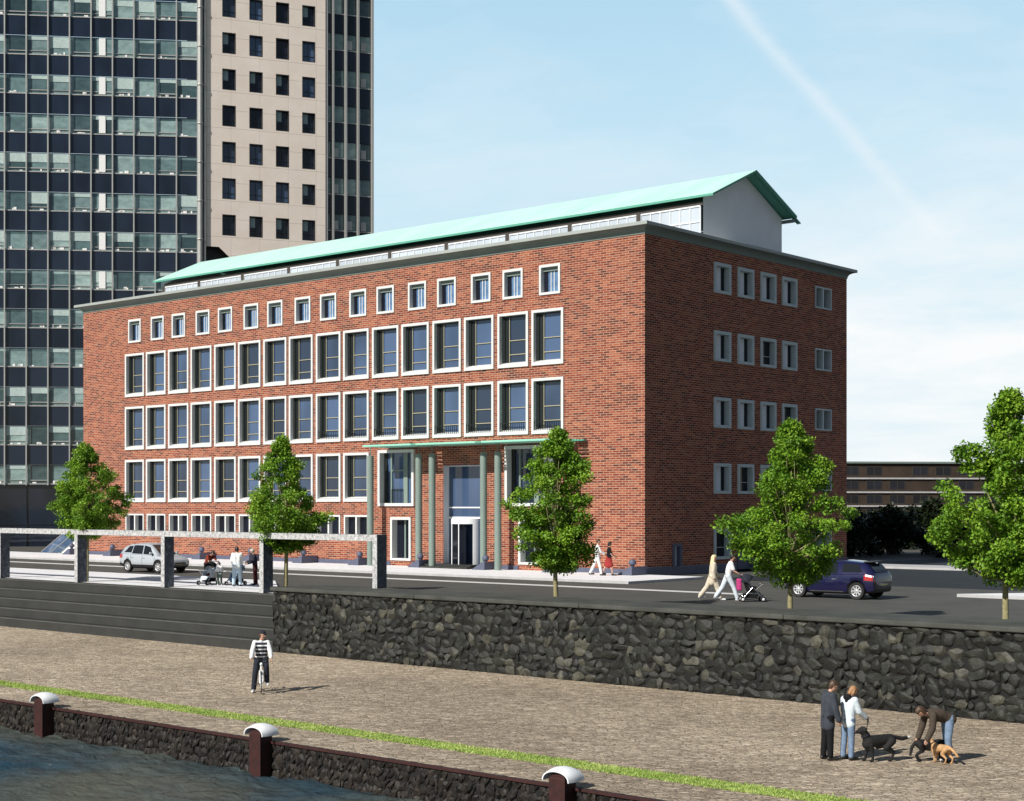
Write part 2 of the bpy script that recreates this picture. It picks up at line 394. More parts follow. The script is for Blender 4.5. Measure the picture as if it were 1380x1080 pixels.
# ------------------------------------------------------------------ setting
def slab(name,poly,z0,z1,mat,kind='structure',side=None):
    m=MB(); n=len(poly)
    m.poly([(x,y,z1) for x,y in poly],0)
    for i in range(n):
        a=poly[i];b=poly[(i+1)%n]
        m.quad((a[0],a[1],z0),(b[0],b[1],z0),(b[0],b[1],z1),(a[0],a[1],z1),1 if side else 0)
    return tag(m.build(name,[mat]+([side] if side else [])),kind=kind)
def sheet(name,poly,z,mat,kind='structure'):
    m=MB(); m.poly([(x,y,z) for x,y in poly]); return tag(m.build(name,[mat],fixn=False),kind=kind)
YW=-24.85
m=MB()
m.poly([(-2500,-22.9,0),(1.05,-22.9,0),(1.05,-24.6,0),(2500,-24.6,0),(2500,2500,0),(-2500,2500,0)])
tag(m.build('ground',[M['asphalt']],fixn=False),kind='structure')
sheet('side_street',[(3.62,.1),(400,.1),(400,17.2),(3.62,17.2)],.004,M['asphaltdark'])  # dark tone painted in for a building's shadow on the road
slab('far_pavement',[(-.5,17.3),(400,17.3),(400,20.6),(-.5,20.6)],0,.12,M['kerb'])
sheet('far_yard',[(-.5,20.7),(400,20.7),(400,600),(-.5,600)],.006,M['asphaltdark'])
slab('sidewalk',[(-120,-6.15),(3.55,-6.15),(3.55,0),(-120,0)],0,.12,M['paving'],side=M['kerb'])
slab('promenade',[(-120,-16.15),(-9.2,-16.15),(-.9,-22.9),(-120,-22.9)],0,.12,M['paving'],side=M['kerb'])
sheet('promenade_gutter',[(-120,-21.25),(-3.0,-21.25),(-2.8,-21.42),(-120,-21.42)],.124,M['kerb'])
slab('traffic_island',[(19.1,-5.6),(120,-5.6),(120,-2.2),(21.6,-2.2)],0,.12,M['paving'],side=M['kerb'])
sheet('road_line',[(-120,-9.95),(11.8,-9.95),(11.8,-9.15),(-120,-9.15)],.004,M['paint'])
sheet('cobbled_quay',[(-400,-39.1),(400,-39.1),(400,-24.6),(-400,-24.6)],-1.9,M['cobble'])
sheet('river',[(-2000,-2000),(2000,-2000),(2000,-38.5),(-2000,-38.5)],-2.86,M['water'])
m=MB(); nx,ny=420,170; X0,X1,Y0,Y1=-14.0,36.0,-58.0,-39.02
for j in range(ny+1):
    y=Y0+(Y1-Y0)*(j/ny)**.8
    for i in range(nx+1):
        x=X0+(X1-X0)*i/nx
        u=x*.82+y*.57; v=-x*.57+y*.82     # wind ripples running across the river
        h=.07*mnoise.noise((u*.5,v*1.2,0))+.085*mnoise.noise((u*1.3,v*2.8,3.1))+.045*mnoise.noise((u*2.9,v*5.6,7.7))
        m.v.append((x,y,-2.68+h))
for j in range(ny):
    for i in range(nx):
        a=j*(nx+1)+i; m.f.append((a,a+1,a+nx+2,a+nx+1)); m.m.append(0); m.sm.append(True)
tag(m.build('water',[M['water']],fixn=False),kind='structure')
# strip of short grass between the cobbles and the quay edge
m=MB(); rg=random.Random(3)
for i in range(46000):
    x=rg.uniform(-14,46); y=-36.98+rg.gauss(0,1)*.05+rg.uniform(-.36,.36); h=rg.uniform(.02,.055); a=rg.uniform(0,PI); w=rg.uniform(.012,.02)
    dx=math.cos(a)*w; dy=math.sin(a)*w; lx=rg.uniform(-.04,.04); ly=rg.uniform(-.04,.04)
    m.add([(x-dx,y-dy,-1.9),(x+dx,y+dy,-1.9),(x+lx,y+ly,-1.9+h)],[(0,1,2)],0)
o=m.build('grass_strip',[M['grass']],fixn=False); tag(o,'strip of bright green grass along the quay edge','grass',kind='stuff')
m=MB(); pts=[]
for i in range(241):
    x=-30+i*.5; pts.append((x,-36.64+rg.uniform(-.035,.035)))
for i in range(240,-1,-1):
    x=-30+i*.5; pts.append((x,-37.32+rg.uniform(-.035,.035)))
for i in range(240):
    m.quad((*pts[481-i],-1.896),(*pts[480-i],-1.896),(*pts[i+1],-1.896),(*pts[i],-1.896))
tag(m.build('grass_bed',[groundmat('turf',(.20,.29,.06),(.33,.43,.11),3)],fixn=False),kind='structure')

# ------------------------------------------------------------------ rubble
import bmesh
def ico(sub):
    bm=bmesh.new(); bmesh.ops.create_icosphere(bm,subdivisions=sub,radius=1)
    v=[tuple(x.co) for x in bm.verts]; f=[tuple(q.index for q in p.verts) for p in bm.faces]; bm.free(); return v,f
ICO=ico(2)
def rubble(m,x0,x1,z0,z1,y,sx,sz,dep,rg,slant=0.0,mats=(0,1,2),wts=(5,4,1.7),jit=.35):
    z=z0
    row=0
    while z<z1:
        hz=sz*rg.uniform(.8,1.2)
        x=x0-rg.uniform(0,sx)
        while x<x1:
            w=sx*rg.choice((.6,.8,1,1,1.25,1.5))*rg.uniform(.85,1.15); hh=hz*rg.uniform(.75,1.25)
            cx=x+w/2; cz=z+hz/2+rg.uniform(-jit,jit)*hz*.6
            off=Vector((rg.uniform(-50,50),)*3)
            ang=rg.uniform(-.5,.5)+slant; ca=math.cos(ang); sa=math.sin(ang)
            d=dep*rg.uniform(.7,1.35); vs=[]
            cl=[]  # random chipping planes give each stone flat facets
            for k in range(8):
                n=Vector((rg.gauss(0,1),rg.gauss(-.6,1),rg.gauss(0,1))).normalized(); cl.append((n,rg.uniform(.45,.85)))
            for p in ICO[0]:
                q=Vector(p)
                for n,t in cl:
                    e=q.dot(n)-t
                    if e>0: q=q-n*e
                q*=1+.10*mnoise.noise(q*1.6+off)
                X=q.x*w*.64; Z=q.z*hh*.69
                X,Z=X*ca-Z*sa,X*sa+Z*ca
                zz=min(max(cz+Z,z0-.1),z1+.05); xx=min(max(cx+X,x0-.02),x1+.3)
                vs.append((xx,y+q.y*d+.02,zz))
            m.add(vs,ICO[1],rg.choices(mats,wts)[0],False)
            x+=w*.93
        z+=hz*.9; row+=1
rg=random.Random(11)
wall=empty('rubble_wall',(1.0,-24.85,-1.9),label='long dark basalt rubble retaining wall with flat concrete coping',cat='wall')
m=MB(); m.box(0,60,.02,.5,-.1,2.30,3); rubble(m,0,31.5,0,2.25,0,.36,.27,.10,rg)
m.build('stonework',[M['rock1'],M['rock2'],M['rock3'],M['rockgap']],wall,fixn=False)
for i,(a,b) in enumerate([(-.12,7.4),(7.41,14.6),(14.61,21.9),(21.91,30.0),(30.01,60)]):
    m=MB(); m.box(a,b,-.12,2.3,2.29,2.43,0); m.build('coping',[M['coping']],wall,bevel=.03)
# steps to the left of the wall
st=empty('stone_steps',(1.0,-24.9,-1.9),label='wide flight of dark stone steps down to the cobbled quay',cat='steps')
for i in range(5):
    m=MB(); z0=.404*i; z1=.404*(i+1); y0=.39*i
    m.box(-120,-.02,y0,2.1,z0+(.002 if i else -.2),z1,0)
    m.build('step',[M['steps']],st,bevel=.02)
    m=MB(); m.box(-120,-.02,y0-.012,y0+.06,z1-.045,z1+.004,0); m.build('nosing',[M['stepedge']],st)
# quay wall and its mooring posts
qw=empty('quay_wall',(0,-39.1,-1.9),label='low dark rubble quay wall rising from the river with a rusty top edge',cat='wall')
m=MB(); m.box(-200,200,.03,.6,-2.5,-.03,2); rubble(m,-12,44,-1.05,-.03,0,.13,.24,.05,rg,slant=-.35,mats=(0,1),wts=(4,2))
m.build('stonework',[M['qrock1'],M['qrock2'],M['rockgap']],qw,fixn=False)
m=MB(); m.box(-200,200,-.05,.08,-.045,.010,0); m.build('edge_beam',[M['rust']],qw)
def mooring():
    r=empty('mooring_post',(0,0,0))
    m=MB(); m.box(-.17,.17,-.30,.06,-2.2,.30,0); m.box(-.20,.20,-.33,-.30,-2.2,.22,0); m.build('post',[M['rust']],r,bevel=.012)
    # white vaulted hood: a thin shell arching over the post
    m=MB(); n=22; k=8; vs=[];fs=[]
    for sgn,th in ((0,0.0),(1,.035)):
        for j in range(k+1):
            v=j/k; y=-.42+.62*v; bul=1-.22*(2*v-1)**2
            for i in range(n+1):
                a=PI*i/n; w=.44+.03*math.sin(PI*v)
                vs.append(((w-th)*math.cos(a)*(1.0),y,(.36*bul-th)*math.sin(a)**.85-.06))
    W=n+1; B=W*(k+1)
    for j in range(k):
        for i in range(n):
            q=(j*W+i,j*W+i+1,(j+1)*W+i+1,(j+1)*W+i); fs.append(q); fs.append(tuple(B+x for x in reversed(q)))
    for i in range(n):
        fs.append((i,B+i,B+i+1,i+1)); e=k*W; fs.append((e+i+1,B+e+i+1,B+e+i,e+i))
    for j in range(k):
        fs.append((j*W,(j+1)*W,B+(j+1)*W,B+j*W)); e=n; fs.append((j*W+e,B+j*W+e,B+(j+1)*W+e,(j+1)*W+e))
    m.add([(x*.76,y*.8-.04,z*.74+.20) for x,y,z in vs],fs,0,True); m.build('hood',[M['whitemetal']],r,sharp=40)
    return r
mp=mooring()
for i,(x,lab) in enumerate([(8.46,'rusty mooring post with white arched hood, farthest left by the dark water'),(17.52,'rusty mooring post with white arched hood, middle one below the cyclist'),(26.56,'rusty mooring post with white arched hood, nearest one at the bottom edge')]):
    o=mp if i==0 else copy_tree(mp); o.location=(x,-39.12,-1.9)
    tag(o,lab,'mooring post','mooring posts along the quay')
# granite post and beam frame on the promenade
gf=empty('granite_frame',(0,-23,.12),label='long speckled granite frame of square posts carrying one beam above the steps',cat='frame')
for k in range(-4,5):
    x=4.35-6.43*k
    if k<0: continue
    m=MB(); m.box(x,x+.24,0,.012,-.2,2.14,0); m.box(x,x+.24,.012,.5,-.2,2.14,1); m.build('post',[M['granite'],M['graniteshade']],gf)
m=MB(); m.box(4.59-6.43*6,4.85-.262,-.004,.012,2.144,2.38,0); m.box(4.59-6.43*6,4.588,.012,.504,2.144,2.38,1); m.build('beam',[M['granite'],M['graniteshade']],gf)

# ------------------------------------------------------------------ brick office building
bld=empty('brick_office_building',(0,0,0),label='long red brick office block with white framed windows and mint green roof',cat='building')
XL=-48.94; YB=20.56; ZT=17.2
def wallgrid(m,u0,u1,z0,z1,holes,P,mat=0):
    us=sorted({u0,u1}|{h[0] for h in holes}|{h[1] for h in holes}); zs=sorted({z0,z1}|{h[2] for h in holes}|{h[3] for h in holes})
    for i in range(len(us)-1):
        for j in range(len(zs)-1):
            cu=(us[i]+us[i+1])/2; cz=(zs[j]+zs[j+1])/2
            if any(h[0]<cu<h[1] and h[2]<cz<h[3] for h in holes): continue
            m.quad(P(us[i],zs[j]),P(us[i+1],zs[j]),P(us[i+1],zs[j+1]),P(us[i],zs[j+1]),mat)
wins=[]   # (face, u, z, kind)
front=[];side=[]
def fw(kind,u,z,w,h): front.append((u+.04,u+w-.04,z+.04,z+h-.04)); wins.append(('f',kind,u,z,w,h))
def sw(kind,u,z,w,h): side.append((u+.03,u+w-.03,z+.03,z+h-.03)); wins.append(('s',kind,u,z,w,h))
for k in range(8):
    x0=-43.85+4.87*k
    for j,dx in enumerate((0,2.41)):
        fw('tall',x0+dx,10.98,2.17,2.94)
        fw('tallrail' if k>=4 else 'tall',x0+dx,7.36,2.17,2.94)
        if k<5: fw('tall',x0+dx,3.79,2.17,2.88); fw('double',x0+dx+.05,1.72,2.07,1.28)
        fw('small',x0+(.35,2.92)[j],14.67,1.43,1.58)
fw('great',-18.99,3.53,2.92,3.24); fw('great',-9.2,3.53,2.92,3.24)
fw('low',-18.0,.42,1.65,2.48); fw('low',-8.27,.42,1.65,2.48)
front.append((-13.84,-11.03,.12,5.82))
for r,z in enumerate((14.87,11.25,7.71,4.2)):
    for y in (6.17,8.48,10.80,13.08): sw('side',y,z,1.62,1.62)
    sw('sidedouble',16.78,(15.08,11.47,7.96,4.42)[r],1.88,1.27)
sw('side',6.17,.70,1.62,1.62); sw('sidedouble',16.78,.8,1.88,1.27)
sw('slot',2.40,.30,.78,1.32); side.append((8.45,10.05,.12,2.35))
m=MB()
wallgrid(m,XL,0,.12,ZT,front,lambda u,z:(u,0,z))
wallgrid(m,0,YB,.12,ZT,side,lambda u,z:(0,u,z))
m.quad((XL,YB,0),(0,YB,0),(0,YB,ZT),(XL,YB,ZT)); m.quad((XL,0,0),(XL,YB,0),(XL,YB,ZT),(XL,0,ZT))
m.build('brick_wall',[M['brick']],bld)
m=MB(); m.quad((XL+.1,.6,17.1),(-.1,.6,17.1),(-.1,YB-.1,17.1),(XL+.1,YB-.1,17.1)); m.build('flat_roof',[M['roofgrey']],bld)
# inner core so that nothing shows through between frames
m=MB(); m.box(XL+.7,-.7,.7,YB-.7,.1,17.0); m.build('core',[M['darkmetal']],bld)
# cornice: fascia, cove and capping swept round the roof edge
prof=[(.0,17.17),(.03,17.17),(.05,17.30),(.12,17.42),(.26,17.50),(.42,17.535),(.45,17.54)]
def ring(e,z): return [(XL-e,-e,z),(e,-e,z),(e,YB+e,z),(XL-e,YB+e,z)]
m=MB()
for (e0,z0),(e1,z1) in zip(prof,prof[1:]):
    a=ring(e0,z0);b=ring(e1,z1)
    for i in range(4): m.quad(a[i],a[(i+1)%4],b[(i+1)%4],b[i])
o=m.build('cornice',[M['cornice']],bld)
m=MB()
for (e0,z0),(e1,z1) in zip([(.45,17.54),(.47,17.545),(.47,17.70),(.44,17.72),(-.5,17.72),(-.5,17.1)],[(.47,17.545),(.47,17.70),(.44,17.72),(-.5,17.72),(-.5,17.1),(-.52,17.1)]):
    a=ring(e0,z0);b=ring(e1,z1)
    for i in range(4): m.quad(a[i],a[(i+1)%4],b[(i+1)%4],b[i])
m.build('cornice_cap',[M['cornicecap']],bld)
# plinth (left open at the entrance and at the low windows)
m=MB()
for a,b in ((XL-.06,-18.05),(-16.3,-13.9),(-10.98,-8.32),(-6.57,.06)): m.box(a,b,-.06,.1,.12,.36)
m.box(-.1,.06,.102,8.4,.0,.46); m.box(-.1,.06,10.1,YB+.06,.0,.46)
m.build('plinth',[M['plinth']],bld,bevel=.02)
# windows: one mesh per kind, instanced as parts with a pane each
def frame_ring(m,w,h,t,tb,y0,y1,mat):
    m.box(0,t,y0,y1,tb,h-t,mat); m.box(w-t,w,y0,y1,tb,h-t,mat); m.box(0,w,y0,y1,h-t,h,mat); m.box(0,w,y0,y1,0,tb,mat)
WM={}
def winmesh(kind,w,h):
    if (kind,w,h) in WM: return WM[(kind,w,h)]
    f=MB(); p=MB(); rail=None
    if kind in('tall','tallrail'):
        t=.145; frame_ring(f,w,h,t,.18,-.09,.25,0)
        f.add([(t,.0,.192),(w-t,.0,.192),(w-t,.249,.30),(t,.249,.30)],[(0,1,2,3)],0)
        iw=w-2*t
        for a,b in ((0,.10),(.90,1.0)): f.box(t+iw*a,t+iw*b,.15,.249,.27,h-t-.001,1)
        f.box(t+iw*.10,t+iw*.90,.17,.249,h-t-.07,h-t-.002,1)
        f.box(t+iw*.101,t+iw*.26,.205,.248,.28,h-t-.08,1)
        for a in (.27,.885): f.box(t+iw*a-.016,t+iw*a+.016,.17,.20,.30,h-t-.01,2)
        for zz in (.47,.16): f.box(t+iw*.27,t+iw*.885,.172,.198,.3+(h-.5)*zz,.3+(h-.5)*zz+.035,2)
        p.quad((t,.235,.2),(w-t,.235,.2),(w-t,.235,h-t),(t,.235,h-t),0)
        if kind=='tallrail':
            rail=MB()
            for i in range(13):
                x=t+.03+(w-2*t-.06)*i/12; rail.box(x-.012,x+.012,-.075,-.05,.195,.62)
            rail.box(t,w-t,-.078,-.047,.621,.65)
    elif kind=='small':
        t=.13; frame_ring(f,w,h,t,.13,-.07,.24,0); iw=w-2*t
        f.box(t,w-t,.12,.239,h-t-.2,h-t-.001,3)
        for a in (.42,.60): f.box(t+iw*a-.025,t+iw*a+.025,.19,.235,t,h-t-.2,0)
        p.quad((t,.22,t),(t+iw*.25,.22,t),(t+iw*.25,.22,h-t),(t,.22,h-t),1)
        p.quad((t+iw*.25,.22,t),(w-t,.22,t),(w-t,.22,h-t),(t+iw*.25,.22,h-t),2)
    elif kind=='double':
        t=.10; frame_ring(f,w,h,t,.10,-.07,.26,0); f.box(w/2-.06,w/2+.06,-.06,.22,t,h-t,0)
        for x in (w*.30,w*.80): f.box(x-.025,x+.025,.18,.225,t,h-t,1)
        p.quad((t,.23,t),(w-t,.23,t),(w-t,.23,h-t),(t,.23,h-t),1)
    elif kind=='great':
        t=.17; frame_ring(f,w,h,t,.17,-.14,.32,0); iw=w-2*t
        f.box(t,t+iw*.10,.24,.319,t,h-t,1)
        for a,b in ((.22,.26),(.62,.75),(.93,1.0)): f.box(t+iw*a,t+iw*b,.21,.30,t,h-t,4)
        f.box(t+iw*.261,t+iw*.619,.22,.295,h*.62,h*.62+.08,4)
        p.quad((t,.305,t),(w-t,.305,t),(w-t,.305,h-t),(t,.305,h-t),0)
        rail=MB()
        for i in range(9):
            x=t+iw*(.26+.36*i/8); rail.box(x-.014,x+.014,.185,.205,t+.02,t+.78)
        rail.box(t+iw*.26,t+iw*.62,.183,.207,t+.781,t+.82)
    elif kind=='low':
        t=.15; frame_ring(f,w,h,t,.12,-.09,.38,0); f.box(w*.52-.05,w*.52+.05,.27,.36,.12,h-t,4); f.box(w-t-.16,w-t-.001,.27,.36,.12,h-t,1)
        p.quad((t,.35,.1),(w-t,.35,.1),(w-t,.35,h-t),(t,.35,h-t),1)
    elif kind=='side':
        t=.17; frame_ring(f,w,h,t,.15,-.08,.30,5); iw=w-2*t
        p.quad((t,.28,t-.03),(t+iw*.74,.28,t-.03),(t+iw*.74,.28,h-t),(t,.28,h-t),3)
        p.quad((t+iw*.74,.28,t-.03),(w-t,.28,t-.03),(w-t,.28,h-t),(t+iw*.74,.28,h-t),1)
    elif kind=='sidedark':
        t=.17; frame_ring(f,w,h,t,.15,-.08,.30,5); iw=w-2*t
        p.quad((t,.28,t-.03),(t+iw*.40,.28,t-.03),(t+iw*.40,.28,h-t),(t,.28,h-t),3)
        p.quad((t+iw*.40,.28,t-.03),(w-t,.28,t-.03),(w-t,.28,h-t),(t+iw*.40,.28,h-t),1)
        f.box(t,w-t,.24,.275,h*.38,h*.38+.03,0)
    elif kind=='sidedouble':
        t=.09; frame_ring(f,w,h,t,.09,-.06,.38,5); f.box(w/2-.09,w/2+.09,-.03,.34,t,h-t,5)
        p.quad((t,.36,t),(w-t,.36,t),(w-t,.36,h-t),(t,.36,h-t),1)
        for x in (w*.3,w*.78): f.box(x-.05,x+.05,.28,.355,t,h-t,1)
    elif kind=='slot':
        t=.16; frame_ring(f,w,h,t,.12,-.07,.2,6); p.quad((t,.18,.1),(w-t,.18,.1),(w-t,.18,h-t),(t,.18,h-t),3)
    fm=f.mesh('window',[M['frame'],M['framedark'],M['brass'],M['cornice'],M['column'],M['frameshade'],M['plinth']])
    pm=p.mesh('pane',[M['glass'],M['glassdark'],M['curtainblue'],M['curtain']],fixn=False)
    rm=rail.mesh('railing',[M['framedark']]) if rail else None
    WM[(kind,w,h)]=(fm,pm,rm); return WM[(kind,w,h)]
M['frameshade']=simple('shaded_window_surround',(.50,.57,.57),.6,var=.06,scale=2)  # surround colour with shade painted in, for the sunless side facade
rw=random.Random(5)
for (face,kind,u,z,w,h) in wins:
    if kind=='side' and rw.random()<.45: kind='sidedark'
    fm,pm,rm=winmesh(kind,w,h)
    o=inst('window',fm,bld,(u,0,z) if face=='f' else (0,u,z),0 if face=='f' else PI/2)
    inst('pane',pm,o)
    if rm: inst('railing',rm,o)
# main entrance
m=MB(); a,b,zb,zt=-13.84,-11.03,.32,5.82
for x in (a,b-.09): m.box(x,x+.09,.30,.42,zb,zt,0)
for z,t in ((zt-.09,.09),(3.42,.07),(2.84,.10)): m.box(a+.092,b-.092,.305,.415,z,z+t,0)
m.box(a-.001,a+.02,.0,.30,zb,zt,0); m.box(b-.02,b+.001,.0,.30,zb,zt,2); m.box(a,b,.0,.30,zt-.02,zt,2)
en=m.build('entrance_screen',[M['whitemetal'],M['framedark'],M['plinth']],bld)
m=MB(); m.quad((a+.05,.36,zb),(b-.05,.36,zb),(b-.05,.36,zt-.05),(a+.05,.36,zt-.05)); m.build('pane',[M['glass']],en,fixn=False)
m=MB(); cx=(-13.35-11.45)/2; r=.93
dr=[];
for i in range(25): dr.append((cx+r*math.cos(PI+PI*i/24),.34+r*.85*math.sin(PI+PI*i/24)))
for i in range(24):
    p,q=dr[i],dr[i+1]
    m.quad((*p,2.55),(*q,2.55),(*q,2.84),(*p,2.84),0)
    if i<6: m.quad((*p,.32),(*q,.32),(*q,2.55),(*p,2.55),0) if i<2 else None
    if i>19: m.quad((*p,.32),(*q,.32),(*q,2.55),(*p,2.55),0)
m.poly([(*p,2.84) for p in dr],0); m.poly([(*p,.325) for p in dr],1)
m.box(cx-.45,cx-.40,-.42,-.38,.32,2.55,0); m.box(cx+.12,cx+.17,-.48,-.44,.32,2.55,0)
rd=m.build('revolving_door',[M['whitemetal'],M['steps']],bld,fixn=False)
m=MB(); m.quad((cx-.85,.1,.34),(cx+.45,-.2,.34),(cx+.45,-.2,2.54),(cx-.85,.1,2.54)); m.build('door_leaf',[M['glassdark']],rd,fixn=False)
m=MB(); m.box(-15.0,-10.9,-1.25,-.07,.12,.22); m.box(-14.4,-10.95,-.95,.3,.222,.32); m.build('entrance_step',[M['steps']],bld,bevel=.015)
# side door
m=MB(); frame_ring(m,1.6,2.23,.10,.06,-.06,.3,0); m.box(.102,1.498,.12,.2,.06,2.12,1); m.box(.18,.72,.11,.118,.9,1.9,2)
o=m.build('side_door',[M['plinth'],M['plinth'],M['glass']],bld); o.location=(0,8.45,.12); o.rotation_euler=(0,0,PI/2)
# canopy on six slim columns
for a,b in ((-18.25,-14.42),(-14.05,-9.6),(-9.2,-4.3)):
    m=MB(); m.box(a,b,-2.05,-.10,6.88,6.99); o=m.build('canopy_slab',[M['mint']],bld,bevel=.02)
for a,b in ((-14.40,-14.07),(-9.58,-9.22),(-4.28,-3.62)):
    m=MB()
    m.box(a,b,-2.04,-1.9,6.89,6.98); m.box(a,b,-.3,-.1,6.89,6.98)
    for k in range(6): y=-1.78+k*.27; m.box(a,b,y,y+.06,6.90,6.97)
    m.build('canopy_joint',[M['mintdark']],bld)
for x in (-18.68,-14.80,-13.77,-9.94,-8.91,-5.17):
    m=MB(); m.lathe([(.0,.12),(.19,.12),(.19,6.42),(.0,6.42)],n=24,smooth=False); m.lathe([(.03,6.42),(.03,6.9)],n=8)
    o=m.build('column',[M['column']],bld,sharp=50); o.location=(x,-1.0,0)
# rooftop storey with mint green pitched roof
yp=6.0; y2=14.0; xg=-.54; xl=-47.7; zw=19.74
m=MB()
m.poly([(xg,yp,17.1),(xg,y2,17.1),(xg,y2,zw+.2),(xg,10,21.80),(xg,yp,zw+.2)]); m.poly([(xl,yp,17.1),(xl,yp,zw),(xl,10,21.72),(xl,y2,zw),(xl,y2,17.1)])
m.quad((xl,y2,17.1),(xl,y2,zw),(xg,y2,zw),(xg,y2,17.1))
m.build('rooftop_wall',[M['white']],bld)
m=MB(); m.box(xl,xg-.03,yp+.02,yp+.2,19.56,19.76); m.build('fascia',[M['brown']],bld)
posts=[-47.7,-43.55,-38.70,-33.85,-29.02,-24.18,-19.27,-14.33,-9.60,-4.76,-.57]
for a,b in zip(posts,posts[1:]):
    m=MB(); a2=a+.14; b2=b-.14
    m.box(a2,b2,yp-.02,yp+.04,19.48,19.558,0); m.box(a2,b2,yp-.02,yp+.04,17.9,17.98,0)
    n=max(6,round((b2-a2)/.62))
    for i in range(n+1): x=a2+(b2-a2)*i/n; m.box(x-.025,x+.025,yp-.02,yp+.04,17.981,19.479,0)
    m.box(a2,b2,yp-.015,yp+.035,18.66,18.72,0) if a>-5 else None
    f=m.build('clerestory_bay',[M['whitemetal']],bld)
    m=MB(); m.quad((a2,yp+.03,17.5),(b2,yp+.03,17.5),(b2,yp+.03,19.55),(a2,yp+.03,19.55)); m.build('pane',[M['glasspale']],f,fixn=False)
    m=MB(); m.box(a-.135,a+.135,yp-.06,yp+.1,17.1,19.57); m.build('clerestory_post',[M['brown']],bld)
def rp(y,off=0): return 21.95-abs(y-10)*.445+off
m=MB(); x0,x1=-48.65,.28
for ya,yb in ((5.70,10),(10,14.30)):
    for k in range(1):
        m.add([(x0,ya,rp(ya)),(x1,ya,rp(ya)),(x1,yb,rp(yb)),(x0,yb,rp(yb)),(x0,ya,rp(ya,-.12)),(x1,ya,rp(ya,-.12)),(x1,yb,rp(yb,-.12)),(x0,yb,rp(yb,-.12))],
          [(0,1,2,3)],0); n=len(m.v)-8
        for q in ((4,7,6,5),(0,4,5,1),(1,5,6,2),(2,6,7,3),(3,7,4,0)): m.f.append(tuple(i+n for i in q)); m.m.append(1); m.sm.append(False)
m.build('pitched_roof',[M['roof'],M['mintdark']],bld,fixn=False)
m=MB()
for k in range(3):   # ribbed verge boards seen under the gable overhang
    xx=.02+k*.09
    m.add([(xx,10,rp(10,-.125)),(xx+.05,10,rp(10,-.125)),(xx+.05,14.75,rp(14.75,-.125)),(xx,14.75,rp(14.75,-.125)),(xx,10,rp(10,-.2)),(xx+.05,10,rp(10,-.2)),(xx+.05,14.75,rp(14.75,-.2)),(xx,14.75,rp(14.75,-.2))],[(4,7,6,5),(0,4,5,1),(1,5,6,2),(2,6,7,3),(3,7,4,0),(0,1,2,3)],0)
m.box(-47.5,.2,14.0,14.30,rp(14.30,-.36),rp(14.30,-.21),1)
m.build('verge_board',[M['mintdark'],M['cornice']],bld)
# ball topped guard stones along the facade
def guard():
    r=empty('guard_stone',(0,0,0))
    m=MB(); m.prism([(-.62,0),(.28,0),(.28,.42),(.10,.42),(-.62,.03)],'y',-1.35,-.07); m.build('block',[M['plinth']],r,bevel=.03)
    m=MB(); m.ball((0,0,0),.185,16,12); m.lathe([(.08,-.24),(.09,-.15)],n=12); b=m.build('ball',[M['plinth']],r); b.location=(.10,-1.05,.62)
    return r
g0=guard()
where=['at the far left end','second from the left end','behind the silver car at the brick facade','left of the family with pushchairs','behind the older person in navy','just left of the granite end post','by the leftmost canopy column','left of the revolving door','right of the revolving door','behind the tree trunk right of the door','at the brick building corner']
for k in range(11):
    o=g0 if k==0 else copy_tree(g0)
    o.location=(-48.75+4.88*k-.14,0,.12)
    tag(o,'slate guard stone with ball on top, '+where[k],'guard stone','ball topped guard stones along the facade')
# ------------------------------------------------------------------ glass and stone office tower
CAM=Vector((45.42,-62.52,3.6))
def W(X,d,z=0): return Vector((CAM.x+X*.7556-d*.655,CAM.y+X*.6551+d*.7555,z))
def ang(X,d): v=Vector((X*.7556-d*.655,X*.6551+d*.7555)); return math.atan2(v.y,v.x)
tw=empty('office_tower',W(-27.18,135),0,'tall office tower of dark glass curtain wall and beige stone panels behind the brick building','tower')
def face(name,mb,mats,rz,off=(0,0,0),**k):
    o=mb.build(name,mats,tw,**k); o.rotation_euler=(0,0,rz); o.location=off; return o
ra=ang(8.6,1); rb=ang(.933,.36)
FL=3.38; ZS=45.97; B0=5.3; XW=-40
rt=random.Random(21)
ks=[k for k in range(-5,13)]
for k in ks:
    zt=ZS-FL*k
    if zt<B0: continue
    zb_=max(zt-1.72,B0-.05)
    m=MB(); m.quad((XW,0,zb_),(-.35,0,zb_),(-.35,0,zt),(XW,0,zt)); face('spandrel_band',m,[M['spandrel']],ra,fixn=False)
    m=MB(); m.quad((XW,.10,zt),(-.35,.10,zt),(-.35,.10,zt+FL-1.72),(XW,.10,zt+FL-1.72)); face('vision_band',m,[M['vision']],ra,fixn=False)
    m=MB()
    m.box(XW,-.35,-.05,.09,zt-.04,zt+.05,0)
    for b in range(22):     # sills, raised blinds and clutter at the glass, a different mix in every bay
        x=-.35-1.82*(b+1); 
        if rt.random()<.7: m.box(x+.1,x+1.72,.02,.095,zt+.30+rt.uniform(-.03,.03),zt+.36,0)
        if rt.random()<.42:
            h=rt.choice((.35,.55,.8,1.0)); m.box(x+.06,x+1.76,.06,.097,zt+1.64-h,zt+1.64,1)
        for q in range(rt.randint(0,3)):
            xx=x+rt.uniform(.1,1.3); m.box(xx,xx+rt.uniform(.1,.4),.05,.096,zt+.06,zt+rt.uniform(.12,.3),2)
        if b in (4,9,14): m.box(x+.65,x+1.2,.0,.094,zt+.12,zt+1.6,2)
    face('transom',m,[M['alu'],M['blind'] if 'blind' in M else M.setdefault('blind',simple('tower_blind',(.40,.50,.48),.5,var=.15)),M['c_white']],ra)
for b in range(22):
    m=MB(); x=-.35-1.82*b; m.box(x-.055,x+.055,-.20,.0,B0,64,0); face('mullion',m,[M['alu']],ra)
